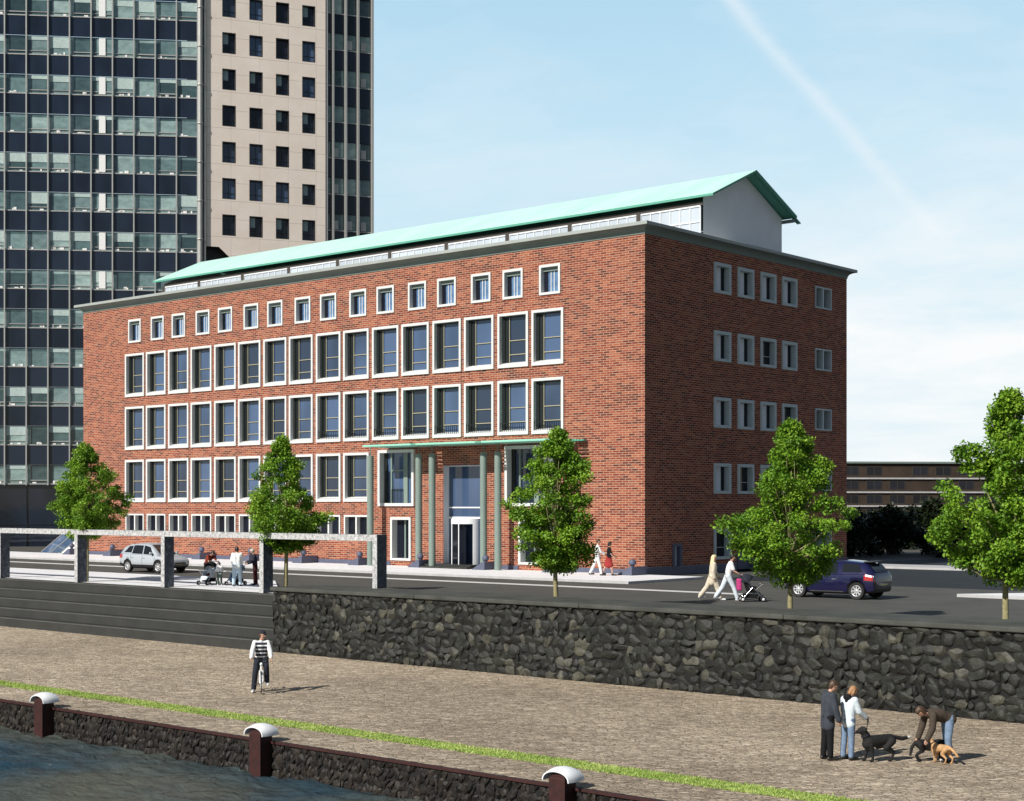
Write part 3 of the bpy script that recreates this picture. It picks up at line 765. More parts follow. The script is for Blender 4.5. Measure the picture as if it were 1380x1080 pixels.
m=MB(); m.quad((XW,.04,-.1),(-.3,.04,-.1),(-.3,.04,B0),(XW,.04,B0)); face('base_glazing',m,[M['basegl'] if 'basegl' in M else M.setdefault('basegl',glass('tower_base_glass',(.010,.016,.030),ior=1.55,var=.5,scale=.3))],ra,fixn=False)
m=MB()
for b in range(11): x=-.35-3.64*b; m.box(x-.04,x+.04,-.06,.04,.0,B0-.01)
m.box(XW,-.3,-.05,.04,1.9,1.95); m.box(XW,-.3,-.1,.05,B0-.12,B0-.012)
face('base_frame',m,[M['spandrel']],ra)
m=MB(); m.lathe([(.22,.0),(.22,64)],c=(-.12,-.18,0),n=16); m.lathe([(.10,.0),(.10,64)],c=(.28,-.05,0),n=10)
for z in [20+3.38*i for i in range(13)]: m.lathe([(.23,z),(.27,z+.01),(.27,z+.14),(.23,z+.15)],c=(-.12,-.18,0),n=16)
face('downpipe',m,[M['alu']],ra)
# beige stone wing
holes=[];T1=11.1
for r in range(-5,6):
    zt=45.25-3.21*r
    for c in (2.39,4.79,7.17,9.56): holes.append((c-.6,c+.6,zt-1.86,zt))
m=MB()
wallgrid(m,.35,T1,26.3,66,holes,lambda u,z:(u,0,z))
m.poly([(.35,0,26.3),(1.5,0,26.3),(4.4,0,23.6),(T1,0,23.6),(T1,0,26.3)],0); m.quad((T1,0,10),(T1,0,66),(T1,1.2,66),(T1,1.2,10),0); m.quad((.35,0,26.3),(.35,.9,26.3),(.35,.9,66),(.35,0,66),0)
m.quad((4.4,0,23.6),(T1,0,23.6),(T1,0,8),(4.4,0,8),0)
face('stone_panel_wall',m,[M['beige']],rb,fixn=False)
m=MB(); m.box(.0,T1-.1,1.2,8,0,66); m.quad((.35,.9,26.3),(.35,0,26.3),(1.5,0,26.3),(1.5,.9,26.3)); m.quad((1.5,.9,26.3),(1.5,0,26.3),(4.4,0,23.6),(4.4,.9,23.6))
face('shaded_core',m,[M['darkmetal']],rb)
m=MB(); m.box(0,1.2,0,.25,0,1.86,0)
fm=MB(); frame_ring(fm,1.2,1.86,.07,.07,.02,.40,0); fm.box(.58,.62,.30,.36,.07,1.79,1); fm.box(.07,1.13,.30,.36,.55,.59,1); fm=fm.mesh('window',[M['darkmetal'],M['framedark']])
pms=[]
for nm in ('glassdark','glass'):
    p=MB(); p.quad((.05,.34,.05),(1.15,.34,.05),(1.15,.34,1.8),(.05,.34,1.8)); pms.append(p.mesh('pane',[M[nm]],fixn=False))
p=MB(); p.quad((.05,.34,.05),(1.15,.34,.05),(1.15,.34,1.8),(.05,.34,1.8)); p.quad((.1,.335,.9),(.6,.335,.9),(.6,.335,1.78),(.1,.335,1.78),1); pms.append(p.mesh('pane',[M['glassdark'],M['vision']],fixn=False))
for h in holes:
    o=inst('window',fm,tw,Matrix.Rotation(rb,3,'Z')@Vector((h[0],0,h[2])),rb); inst('pane',rt.choice(pms),o)
# narrow dark glazed strip on the right
for k in range(-6,13):
    zt=44.9-3.28*k
    if zt<12: continue
    m=MB(); m.quad((T1,.5,zt-1.75),(15.6,.5,zt-1.75),(15.6,.5,zt),(T1,.5,zt)); face('spandrel_band',m,[M['spandrel']],rb,fixn=False)
    m=MB(); m.quad((T1,.65,zt),(15.6,.65,zt),(15.6,.65,zt+1.54),(T1,.65,zt+1.54)); face('vision_band',m,[M['vision']],rb,fixn=False)
    m=MB(); m.box(T1,15.6,.42,.64,zt-.04,zt+.03); 
    for x in (11.9,13.2,14.5): m.box(x,x+.5,.45,.63,zt+.1,zt+.9) if rt.random()<.6 else None
    face('transom',m,[M['alu']],rb)
for x in (11.25,11.85,13.05,14.2,15.55):
    m=MB(); m.box(x-.08,x+.08,.05,.5,10,66); face('mullion',m,[M['alu']],rb)
m=MB(); m.box(T1,15.6,.7,9,0,66); face('shaded_core',m,[M['darkmetal']],rb)
# sloped glass stair hood at the left end of the brick building
h=empty('glass_stair_hood',(-54.9,.35,.12),label='small sloped glass stair hood with white side wall left of the brick building',cat='stair hood')
m=MB(); m.prism([(2.3,.0),(2.42,.0),(2.42,1.95),(2.3,1.95)],'z',0,.02); 
m.poly([(2.62,0,0),(5.0,.3,0),(5.0,2.6,1.75),(2.62,2.2,1.6)],0); m.poly([(5.0,.3,0),(5.0,2.6,0),(5.0,2.6,1.75)],0)
m.build('side_wall',[M['white']],h)
m=MB(); m.poly([(0,0,0),(2.6,0,0),(2.6,2.2,1.6),(0,2.2,1.6)],0); m.build('glass_slope',[M['glass']],h)
m=MB()
for x in (0,1.3,2.6): m.tube([(x,0,0),(x,2.2,1.6)],.05,6)
m.build('frame',[M['alu']],h)
# ------------------------------------------------------------------ far side of the street
fb=empty('brown_apartment_block',W(62,322),ang(1,.10),'long low brown apartment block with pale floor bands far behind dark trees','building')
m=MB(); m.box(-14,80,0,14,0,12.3); m.build('wall',[M['farbrick'] if 'farbrick' in M else M.setdefault('farbrick',simple('far_brown_brick',(.040,.026,.017),.9,var=.35,scale=.25))],fb)
for z in (3.2,6.1,9.0): m=MB(); m.box(-14.1,80.1,-.35,-.002,z,z+.32); m.build('floor_band',[M['kerb']],fb)
m=MB(); m.box(-14.3,80.3,-.5,14.2,12.302,12.7); m.build('roof_edge',[M['cornice']],fb)
wm=MB(); frame_ring(wm,3.4,1.9,.1,.1,-.05,-.003,0); wm.box(1.65,1.75,-.05,-.003,.1,1.8,0); wm=wm.mesh('window',[M['brown']]); pm=MB(); pm.quad((.1,-.02,.1),(3.3,-.02,.1),(3.3,-.02,1.8),(.1,-.02,1.8)); pm=pm.mesh('pane',[M['glassdark']],fixn=False)
for r in range(4):
    for c in range(15):
        if (c+r)%5==4: continue
        o=inst('window',wm,fb,(-12.6+5*c,0,.9+2.95*r)); inst('pane',pm,o)
# ------------------------------------------------------------------ trees
def leafquad(m,p,rg,size,mat=0):
    d=Vector((rg.gauss(0,1),rg.gauss(0,1),rg.gauss(-.35,.8))).normalized()
    n=Vector((rg.gauss(0,.7),rg.gauss(0,.7),1)).normalized(); s=d.cross(n)
    if s.length<.05: return
    s.normalize(); l=size*rg.uniform(.7,1.3); w=l*.34; n=s.cross(d)
    a=p;b=p+d*l*.5+s*w-n*l*.06;c=p+d*l;e=p+d*l*.5-s*w-n*l*.06
    i=len(m.v); m.v+=[tuple(a),tuple(b),tuple(c),tuple(e)]; m.f.append((i,i+1,i+2,i+3)); m.m.append(mat); m.sm.append(False)
def make_tree(seed,H=6.1,crown0=1.55,Wd=1.85,trunk=.085):
    rg=random.Random(seed); hc=H-crown0
    def prof(t): return Wd*((.30+.70*math.sin(PI/2*max(0,t)/.38)**.9) if t<.38 else max(0,1-((t-.38)/.62)**1.35)**.95)
    clumps=[]
    top=Vector((rg.uniform(-.2,.2),rg.uniform(-.2,.2),0))
    lobes=[(rg.uniform(0,2*PI),rg.uniform(.1,.75),rg.uniform(.76,1.22)) for _ in range(9)]
    while len(clumps)<205:
        t=rg.random()**1.15; a=rg.uniform(0,2*PI); r=prof(t)
        k=1
        for la,lt,lf in lobes:
            dd=abs((a-la+PI)%(2*PI)-PI)
            if dd<.7 and abs(t-lt)<.22: k*=lf*(1 if lf>1 else .75)
        rr=r*k*math.sqrt(rg.uniform(.10,1))
        p=Vector((rr*math.cos(a),rr*math.sin(a),crown0+.1+t*hc))+top*t
        cr=rg.uniform(.20,.46)*(1-.3*t)
        clumps.append((p,cr,rr/max(r,.1)))
    for z in (.80,.88,.94,1.0):
        clumps.append((Vector((rg.uniform(-.12,.12),rg.uniform(-.12,.12),crown0+hc*z-.12))+top,.24,.5))
    L_=MB()
    for p,cr,e in clumps:
        n=int(1500*cr*cr+60)
        for i in range(n):
            d=Vector((rg.gauss(0,1),rg.gauss(0,1),rg.gauss(0,1))).normalized()*cr*(rg.random()**.42)
            d.z*=.75; leafquad(L_,p+d,rg,.098)
    T=MB()
    f=Vector((rg.uniform(-.05,.05),rg.uniform(-.05,.05),crown0+.05))
    T.tube([(0,0,-.15),(0,0,.05),(f.x*.6,f.y*.6,crown0*.55),f,(f.x,f.y,crown0+hc*.35),Vector((0,0,crown0+hc*.8))+top*.8],[trunk*1.35,trunk*1.1,trunk*.95,trunk*.85,trunk*.55,trunk*.16],10)
    for i,(p,cr,e) in enumerate(sorted(clumps,key=lambda c:-c[2])[:34]):
        z0=crown0-.1+max(0,(p.z-crown0))*rg.uniform(.25,.55); s=Vector((f.x,f.y,z0))
        mid=s.lerp(p,.5)+Vector((rg.uniform(-.12,.12),rg.uniform(-.12,.12),rg.uniform(-.15,.05)))
        T.tube([s,mid,p],[trunk*.36,trunk*.22,trunk*.07],6)
    return L_.mesh('crown',[M['leaf']],fixn=False),T.mesh('trunk',[M['bark']])
def tree(meshes,name,loc,rz,label,group,scale=1.0):
    r=empty(name,loc,rz,label,'tree',group,scale); inst('crown',meshes[0],r); inst('trunk',meshes[1],r); return r
TV=[make_tree(3,Wd=1.85,crown0=2.0),make_tree(17,Wd=1.8,crown0=1.8),make_tree(29,Wd=1.8,crown0=1.40),make_tree(41,Wd=1.95,crown0=1.30),make_tree(58,Wd=2.0,crown0=1.35)]
G='young street trees'
tree(TV[0],'street_tree',(-15.17,-22.2,.12),1.0,'young green tree by the granite frame, left of the silver car',G,1.0)
tree(TV[1],'street_tree',(-1.78,-21.9,.0),2.4,'young green tree by the granite frame, right of the group with pushchairs',G,1.0)
tree(TV[2],'street_tree',(12.21,-21.9,0),.4,'young green tree behind the rubble wall, right of the entrance',G,.985)
tree(TV[3],'street_tree',(21.31,-21.9,0),3.6,'young green tree partly hiding the dark blue car',G,.98)
tree(TV[4],'street_tree',(28.05,-21.9,0),2.3,'young green tree at the right edge of the photo',G,1.07)
# shrubs and trees beyond the side street; leaf colour darkened to paint their shade
def make_shrub(seed,H,Wd):
    rg=random.Random(seed); m=MB()
    for k in range(46):
        a=rg.uniform(0,2*PI); t=rg.random(); r=Wd*math.sqrt(rg.random())*(1-.75*t*t)
        p=Vector((r*math.cos(a),r*math.sin(a),.3+t*(H-.5))); cr=rg.uniform(.5,.9)
        for i in range(150):
            d=Vector((rg.gauss(0,1),rg.gauss(0,1),rg.gauss(0,1))).normalized()*cr*(rg.random()**.4); q=p+d
            if q.z>0: leafquad(m,q,rg,.34)
    T=MB()
    for i in range(5): T.tube([(rg.uniform(-.2,.2),rg.uniform(-.2,.2),0),(rg.uniform(-1,1)*Wd*.5,rg.uniform(-1,1)*Wd*.5,H*.7)],[.12,.03],6)
    return m.mesh('crown',[M['leafshade']],fixn=False),T.mesh('trunk',[M['barkdark']])
SV=[make_shrub(5,3.0,2.9),make_shrub(8,3.5,3.4)]
rs=random.Random(2)
spots=[(22.6,108),(27.5,112),(31.8,106),(36.6,110),(41.8,108),(25.0,124),(30,126),(35,128),(40,126),(45,122),(47,112)]
for i,(X,d) in enumerate(spots):
    p=W(X,d); mm=SV[i%2]
    r=empty('dark_tree',(p.x,p.y,0),rs.uniform(0,6),['dark bushy tree in the row of trees beyond the side street, before the brown apartment block','dark bushy tree of the second row, close in front of the brown apartment block'][i>=5 and i<10],'tree','dark bushy trees beyond the side street',rs.uniform(.9,1.06))
    r['label']='dark bushy tree beyond the side street, before the brown apartment block'
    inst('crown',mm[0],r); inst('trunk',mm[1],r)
b=empty('white_bollard',tuple(W(27.6,92.5,.12)),label='small white bollard on the far pavement beside the right tree',cat='bollard')
m=MB(); m.lathe([(0,0),(.28,0),(.28,.06),(.2,.08)],n=16); m.build('foot',[M['blackplastic']],b)
m=MB(); m.lathe([(.2,.08),(.24,.1),(.26,.75),(.2,.95),(.0,1.0)],n=16); m.build('body',[M['whitemetal']],b)

# ------------------------------------------------------------------ cars
def interp(tab,x):
    if x<=tab[0][0]: return tab[0][1:]
    for a,b in zip(tab,tab[1:]):
        if x<=b[0]:
            t=(x-a[0])/(b[0]-a[0]); return [p+(q-p)*t for p,q in zip(a[1:],b[1:])]
    return tab[-1][1:]
def car(name,lower,roof,wheels,wr,paint,cladding,loc,rz,label,side_windows,screen,rearscr,scale=1.0,spokes=7,detail=True,plate='clear',seams=()):
    r=empty(name,loc,rz,label,'car',None,scale)
    def ring(x):
        hw,zb,zt=interp(lower,x)
        pts=[(0,zb),(hw*.80,zb),(hw*.94,zb+.07),(hw*.985,zb+.22),(hw,zb+(zt-zb)*.55),(hw*.985,zt-(zt-zb)*.16),(hw*.94,zt-.035),(hw*.80,zt+.005),(hw*.4,zt+.03),(0,zt+.035)]
        return pts
    xs=sorted({lower[0][0]+(lower[-1][0]-lower[0][0])*i/44 for i in range(45)}|{q[0] for q in lower})
    m=MB(); vs=[];fs=[];mt=[]
    P=[ring(x) for x in xs]; n=len(P[0]); ringn=2*n-2
    for x,pp in zip(xs,P):
        full=[(y,z) for y,z in pp]+[(-y,z) for y,z in pp[-2:0:-1]]
        vs+=[(x,y,z) for y,z in full]
    m.v=vs
    for i in range(len(xs)-1):
        for k in range(ringn):
            m.f.append((i*ringn+k,i*ringn+(k+1)%ringn,(i+1)*ringn+(k+1)%ringn,(i+1)*ringn+k)); kk=k if k<n-1 else ringn-1-k
            m.m.append(1 if (cladding and kk<=2) or kk<=1 else 0); m.sm.append(True)
    m.f.append(tuple(range(ringn-1,-1,-1))); m.m.append(0); m.sm.append(False)
    m.f.append(tuple(range((len(xs)-1)*ringn,len(xs)*ringn))); m.m.append(0); m.sm.append(False)
    body=m.build('body',[paint,M['blackplastic'],M['rubber']],None,sharp=38)
    # wheel arches
    cut=MB(); 
    for x in wheels:
        for s in (-1,1): cut.lathe([(0,s*.55),(wr*1.17,s*.55),(wr*1.17,s*1.2),(0,s*1.2)],c=(x,0,wr*1.02),axis='y',n=28,mat=0)
    co=cut.build('cut',[M['rubber']])
    mod=body.modifiers.new('arch','BOOLEAN'); mod.object=co; mod.operation='DIFFERENCE'; mod.solver='EXACT'
    bpy.context.view_layer.update(); dg=bpy.context.evaluated_depsgraph_get()
    me=bpy.data.meshes.new_from_object(body.evaluated_get(dg)); body.modifiers.clear(); body.data=me
    bpy.data.objects.remove(co); body.parent=r
    # cabin
    def cab(x):
        hw,zb,zt=interp(lower,x); zr,hr=interp(roof,x); zr=max(zr,zt-.02); return hw*.93,zt-.02,zr,hr
    xr=sorted({roof[0][0]+(roof[-1][0]-roof[0][0])*i/30 for i in range(31)}|{q[0] for q in roof})
    def cpts(x):
        hb,zb,zr,hr=cab(x); k=min(1,max(0,(zr-zb)/.4)); 
        return [(hb,zb),(hb+(hr-hb)*.75,zb+(zr-zb)*.78),(hb+(hr-hb)*1.0-.02*k,zb+(zr-zb)*.92),(hr-.12,zr),(hr*.4,zr+.02*k),(0,zr+.025*k)]
    m=MB(); vs=[]
    for x in xr:
        pp=cpts(x); vs+=[(x,y,z) for y,z in pp]+[(x,-y,z) for y,z in pp[-2::-1]]
    rn=11; m.v=vs
    for i in range(len(xr)-1):
        for k in range(rn-1): m.f.append((i*rn+k,i*rn+k+1,(i+1)*rn+k+1,(i+1)*rn+k)); m.m.append(0); m.sm.append(True)
    m.f.append(tuple(range(rn))); m.m.append(0); m.sm.append(False); m.f.append(tuple(range((len(xr)-1)*rn,len(xr)*rn))); m.m.append(0); m.sm.append(False)
    m.build('cabin',[paint],r,sharp=40)
    def sidept(x,t,s):
        hb,zb,zr,hr=cab(x); y=hb+(hr-hb)*.96*t; return (x,s*(y+.008),zb+(zr-zb)*1.0*t)
    def panel(poly,s,mb,mat=0):   # poly of (x0,x1 at bottom, x0,x1 at top, t0,t1)
        xa,xb,xc,xd,t0,t1=poly; nx=8; nt=4; g=[]
        for j in range(nt+1):
            t=t0+(t1-t0)*j/nt
            for i in range(nx+1):
                u=i/nx; x=(xa+(xc-xa)*j/nt)*(1-u)+(xb+(xd-xb)*j/nt)*u; g.append(sidept(x,t,s))
        fs=[(j*(nx+1)+i,j*(nx+1)+i+1,(j+1)*(nx+1)+i+1,(j+1)*(nx+1)+i) for j in range(nt) for i in range(nx)]
        mb.add(g,fs,mat,True)
    for s in (-1,1):
        for wpol in side_windows:
            m=MB(); panel(wpol,s,m); o=m.build('side_window',[M['carglass']],r,fixn=False)
    for nm,(xa,xb,k0,k1) in (('windscreen',screen),('rear_window',rearscr)):
        m=MB(); g=[]
        for j in range(9):
            x=xa+(xb-xa)*j/8; hb,zb,zr,hr=cab(x); kk=k0+(k1-k0)*j/8
            for i in range(9):
                v=-1+2*i/8; y=v*kk*hr; z=zr+.028-.03*v*v*0
                dx=.012 if nm=='windscreen' else -.012
                g.append((x+dx,y,z+.004))
        m.add(g,[(j*9+i,j*9+i+1,(j+1)*9+i+1,(j+1)*9+i) for j in range(8) for i in range(8)],0,True)
        m.build(nm,[M['carglass']],r,fixn=False)
    # wheels
    tm=MB(); tm.lathe([(wr*.64,-.09),(wr*.95,-.10),(wr,-.075),(wr,.075),(wr*.95,.10),(wr*.64,.09),(wr*.64,-.09)],axis='y',n=28); tm=tm.mesh('tyre',[M['rubber']],sharp=50)
    rm=MB(); rm.lathe([(wr*.66,-.085),(wr*.60,-.10),(wr*.56,-.06),(wr*.60,.03),(wr*.66,.06)],axis='y',n=28); rm.lathe([(0,-.085),(wr*.15,-.085),(wr*.17,-.04)],axis='y',n=14)
    for k in range(spokes):
        a=2*PI*k/spokes; ca,sa=math.cos(a),math.sin(a); 
        q=[(wr*.12,-.05),(wr*.60,-.035),(wr*.60,.035),(wr*.12,.05)]
        w1=wr*.10
        pts=[(wr*.12,-w1*.8),(wr*.60,-w1*.75),(wr*.60,w1*.75),(wr*.12,w1*.8)]
        rm.poly([(x*ca-z*sa,-.08,x*sa+z*ca) for x,z in pts])
        rm.poly([(x*ca-z*sa,-.05,x*sa+z*ca) for x,z in pts])
    rm.lathe([(0,.0),(wr*.6,.0)],axis='y',n=28,mat=1)
    rm=rm.mesh('rim',[M['rim'],M['rubber']],fixn=False)
    hwm=max(q[1] for q in lower)
    for x in wheels:
        for s in (-1,1):
            e=bpy.data.objects.new('wheel',tm); COL.objects.link(e); e.parent=r; e.location=(x,s*(hwm-.115),wr); e.rotation_euler=(0,0,0 if s<0 else PI)
            inst('rim',rm,e)
    xf=lower[-1][0]; xb=lower[0][0]
    if detail:
        def onbody(x,zf,s,out=.006):
            hw,zb,zt=interp(lower,x); z=zb+(zt-zb)*zf; pp=ring(x)
            for a,b in zip(pp,pp[1:]):
                if a[1]<=z<=b[1]: t=(z-a[1])/(b[1]-a[1]+1e-9); return (x,s*(a[0]+(b[0]-a[0])*t+out),z)
            return (x,s*(hw+out),z)
        def patch(nm,mat,x0,x1,f0,f1,s,nx=8,nz=4,taper=0):
            m=MB(); g=[]
            for j in range(nz+1):
                for i in range(nx+1):
                    x=x0+(x1-x0)*i/nx; fz=f0+(f1-f0)*j/nz; fz=fz+taper*(i/nx)*(1 if j<nz/2 else -.2); g.append(onbody(x,min(fz,.97),s))
            m.add(g,[(j*(nx+1)+i,j*(nx+1)+i+1,(j+1)*(nx+1)+i+1,(j+1)*(nx+1)+i) for j in range(nz) for i in range(nx)],0,True); return m.build(nm,[mat],r,fixn=False)
        for s in (-1,1):
            patch('headlight',M['lampclear'],xf-.52,xf-.03,.62,.90,s)
            patch('tail_light',M['lampred'],xb+.03,xb+.42,.66,.94,s)
            for xx in seams: patch('door_seam',M['blackplastic'],xx-.008,xx+.008,.12,.96,s,1,8)
            for xx in seams[1:]: patch('door_handle',M['chrome'],xx+.07,xx+.24,.72,.77,s,3,1)
            if not cladding: patch('sill_trim',M['chrome'],wheels[0]+.55,wheels[1]-.5,.10,.15,s)
            m=MB(); hb,zb_,zr,hr=cab(screen[1] if screen[0]>screen[1] else screen[0]); xm=max(screen[0],screen[1])-.35
            hb,zb_,zr,hr=cab(xm); m.ball((xm,s*(hb+.12),zb_+.12),(.07,.11,.08),12,8); m.build('mirror',[paint],r)
        for nm,mat,x,f0,f1,w,dx in (('grille',M['blackplastic'],xf,.48,.72,.42,.012),('lower_grille',M['blackplastic'],xf,.08,.34,.5,.012),('number_plate',M['platey'],xf,.36,.45,.24,.016),('number_plate',M['platey'],xb,.42,.54,.25,-.016),('rear_bumper',M['blackplastic'],xb,.02,.22,.6,-.012),('chrome_strip',M['chrome'],xb,.60,.64,.4,-.014)):
            hw,zb,zt=interp(lower,x); m=MB(); x0,x1=sorted((x,x+dx)); m.box(x0,x1,-w,w,zb+(zt-zb)*f0,zb+(zt-zb)*f1); m.build(nm,[mat],r)
    return r
SUVl=[(-2.2,.66,.44,.86),(-2.12,.80,.34,1.05),(-1.8,.88,.28,1.10),(-.9,.91,.24,1.06),(.5,.91,.24,1.03),(1.05,.90,.24,1.01),(1.6,.88,.26,.93),(1.98,.82,.30,.83),(2.14,.72,.34,.74),(2.2,.62,.40,.66)]
SUVr=[(-2.12,1.07,.70),(-2.0,1.25,.66),(-1.78,1.48,.63),(-1.4,1.60,.63),(-.6,1.66,.64),(.1,1.64,.64),(.45,1.55,.63),(.8,1.32,.66),(1.22,1.0,.74)]
car('parked_car',SUVl,SUVr,(-1.32,1.32),.345,M['carwhite'],True,(-23.05,-12.75,.004),R(4),'silver white SUV with dark lower cladding, seen through the granite frame',
    [(-1.72,-1.05,-1.35,-.98,.14,.80),(-.98,-.06,-.92,-.10,.06,.84),(.02,.95,-.02,.50,.06,.84)],(1.16,.42,.80,.86),(-2.08,-1.80,.80,.84),scale=.93,spokes=7,seams=(1.02,-.02,-1.02))
BLl=[(-1.97,.66,.40,.74),(-1.91,.78,.28,.95),(-1.6,.84,.23,1.00),(-.7,.86,.19,.97),(.5,.86,.19,.93),(.95,.85,.19,.92),(1.5,.82,.21,.82),(1.82,.72,.25,.71),(1.94,.62,.32,.62),(1.97,.56,.36,.58)]
BLr=[(-1.90,.97,.66),(-1.80,1.10,.62),(-1.58,1.33,.58),(-1.35,1.41,.58),(-.6,1.46,.59),(.0,1.44,.59),(.32,1.35,.58),(.7,1.12,.62),(1.05,.90,.70)]
bc=car('parked_car',BLl,BLr,(-1.24,1.24),.33,M['carblue'],False,(15.75,-9.0,.004),R(180)+R(1),'dark blue three door hatchback with alloy wheels on the street right of the brick building',
    [(-1.45,-.62,-1.25,-.60,.16,.82),(-.42,.80,-.36,.30,.07,.84)],(1.0,.32,.80,.86),(-1.87,-1.58,.84,.86),scale=1.0,spokes=8,seams=(.92,-.46))
m=MB(); m.box(-1.72,-1.38,-.50,.50,1.405,1.45); o=m.build('roof_spoiler',[M['blackplastic']],bc,bevel=.015)
# ------------------------------------------------------------------ people, dogs
def capmesh(caps,voxel,mats,matfn=None,smooth=2,name='body'):
    m=MB()
    for (p0,r0,p1,r1) in caps:
        p0=Vector(p0);p1=Vector(p1)
        m.ball(p0,r0,12,8); 
        if (p1-p0).length>1e-4:
            m.ball(p1,r1,12,8); m.tube([p0,p1],[r0,r1],12)
    me=m.mesh(name,[],fixn=False)
    ob=bpy.data.objects.new('tmp',me); COL.objects.link(ob)
    md=ob.modifiers.new('r','REMESH'); md.mode='VOXEL'; md.voxel_size=voxel; md.use_smooth_shade=True
    if smooth:
        sm=ob.modifiers.new('s','SMOOTH'); sm.factor=.5; sm.iterations=smooth
    bpy.context.view_layer.update(); dg=bpy.context.evaluated_depsgraph_get()
    me2=bpy.data.meshes.new_from_object(ob.evaluated_get(dg)); me2.name=name
    bpy.data.objects.remove(ob); bpy.data.meshes.remove(me)
    me2.materials.clear()
    for q in mats: me2.materials.append(q)
    if matfn:
        for p in me2.polygons: p.material_index=matfn(p.center)
    me2.polygons.foreach_set('use_smooth',[True]*len(me2.polygons))
    return me2
def rotv(v,pitch,yaw):   # pitch forward (towards +y), yaw about z (positive = turn to the left)
    v=Vector(v); v=Matrix.Rotation(-pitch,3,'X')@v; return Matrix.Rotation(yaw,3,'Z')@v
def person(name,label,loc,face,H=1.75,lean=2,lean2=0,head=(0,0),legs=((0,0,3),(0,0,3)),arms=((5,8,12),(5,8,12)),top=None,bottom=None,shoes=None,hair=None,extra=None,pelz=None,group=None,footpitch=(0,0),voxel=.013):
    s=H/1.75; D=R
    root=empty('person',loc,math.atan2(-face[0],face[1]),label,'person',group)
    def ud(a): return Vector((0,math.sin(D(a)),math.cos(D(a))))
    # order: index 0 = right side (x>0), 1 = left
    hips=[];knees=[];ank=[];toes=[]
    for i,sx in enumerate((1,-1)):
        fl,kn,ab=legs[i]; h=Vector((sx*.088*s,0,0))
        d1=Vector((sx*math.sin(D(ab)),math.sin(D(fl))*math.cos(D(ab)),-math.cos(D(fl))*math.cos(D(ab))))
        k=h+d1*.44*s; a2=fl-kn
        d2=Vector((sx*math.sin(D(ab*.5)),math.sin(D(a2)),-math.cos(D(a2)))).normalized()
        a=k+d2*.42*s; hips.append(h);knees.append(k);ank.append(a)
        fp=footpitch[i]; toes.append(a+Vector((sx*.03*s,.17*s*math.cos(D(fp)),-.045*s-.16*s*math.sin(D(fp)))))
    low=min(min(a.z for a in ank)-.085*s,min(t.z for t in toes)-.04*s)
    pz=-low if pelz is None else pelz
    P=Vector((0,0,pz))
    for l in (hips,knees,ank,toes):
        for i in range(2): l[i]=l[i]+P
    u1=ud(lean);u2=ud(lean+lean2)
    chest=P+u1*.24*s; neck=chest+u2*.27*s
    f2=Vector((0,u2.z,-u2.y)); 
    sh=[neck-u2*.05*s+Vector((sx*.175*s,0,0)) for sx in (1,-1)]
    hp=D(lean+lean2+head[0]); hy=D(head[1])
    def hd(v): return rotv(v,hp,hy)
    neckt=neck+hd((0,.005,.06))*s; hc=neck+hd((0,.02,.165))*s
    elb=[];wr=[];hdir=[]
    for i,sx in enumerate((1,-1)):
        a=arms[i]; fl,ab,el=a[:3]; inn=a[3] if len(a)>3 else 0
        d1=Vector((sx*math.sin(D(ab)),math.sin(D(fl))*math.cos(D(ab)),-math.cos(D(fl))*math.cos(D(ab))))
        e=sh[i]+d1*.285*s; ff=fl+el; ab2=ab*.4-inn
        d2=Vector((sx*math.sin(D(ab2)),math.sin(D(ff))*math.cos(D(ab2)),-math.cos(D(ff))*math.cos(D(ab2))))
        w=e+d2*.25*s; elb.append(e);wr.append(w);hdir.append(d2)
    def torso(e,lo=-.06,hi=.0,w=1.0):
        c=[]
        for sx in (1,-1):
            X=Vector((sx,0,0))
            c.append((chest+u2*.12*s+X*.085*s*w,(.088+e)*s,chest+X*.075*s*w,(.088+e)*s))
            c.append((chest+X*.075*s*w,(.088+e)*s,P+u1*.10*s+X*.06*s*w,(.085+e)*s))
            c.append((P+u1*.10*s+X*.06*s*w,(.085+e)*s,P+u1*lo*s+X*.075*s*w,(.088+e)*s))
            c.append((sh[0 if sx>0 else 1],(.050+e)*s,chest+u2*.16*s+X*.04*s,(.072+e)*s))
        c.append((chest+u2*.12*s+f2*.03*s,(.085+e)*s,P+u1*.05*s+f2*.01*s,(.09+e)*s))
        c.append((neck-u2*.02*s,(.055+e*.5)*s,chest+u2*.1*s,(.08+e)*s))
        return c
    caps=torso(0)
    caps.append((neck-u2*.02*s,.055*s,neckt,.050*s))
    for i in range(2):
        caps+= [(hips[i],.085*s,knees[i],.052*s),(knees[i],.052*s,knees[i].lerp(ank[i],.35)+Vector((0,-.012*s,0)),.052*s),(knees[i].lerp(ank[i],.35),.050*s,ank[i],.034*s),(ank[i]+Vector((0,-.03*s,-.035*s)),.036*s,toes[i],.030*s)]
        caps+= [(sh[i],.046*s,elb[i],.037*s),(elb[i],.037*s,wr[i],.025*s)]
        sx=1 if i==0 else -1
        d=hdir[i]; side=d.cross(Vector((sx,0,0))); 
        side=Vector((0,1,0)) if side.length<.1 else side.normalized(); pn=d.cross(side)
        pc=wr[i]+d*.05*s
        caps+= [(wr[i],.024*s,pc-side*.022*s,.019*s),(wr[i],.024*s,pc+side*.022*s,.019*s)]
        for k,(o,l) in enumerate(((-.030,.062),(-.011,.075),(.010,.070),(.029,.055))):
            b=pc+side*o*s+d*.018*s; mid=b+d*l*.5*s+pn*.006*s*sx; t=mid+(d*.85+pn*.5*sx)*l*.5*s
            caps+= [(b,.0105*s,mid,.0098*s),(mid,.0098*s,t,.0085*s)]
        tb=wr[i]+d*.03*s-side*.022*s*(1); tt=tb-side*.03*s+d*.03*s
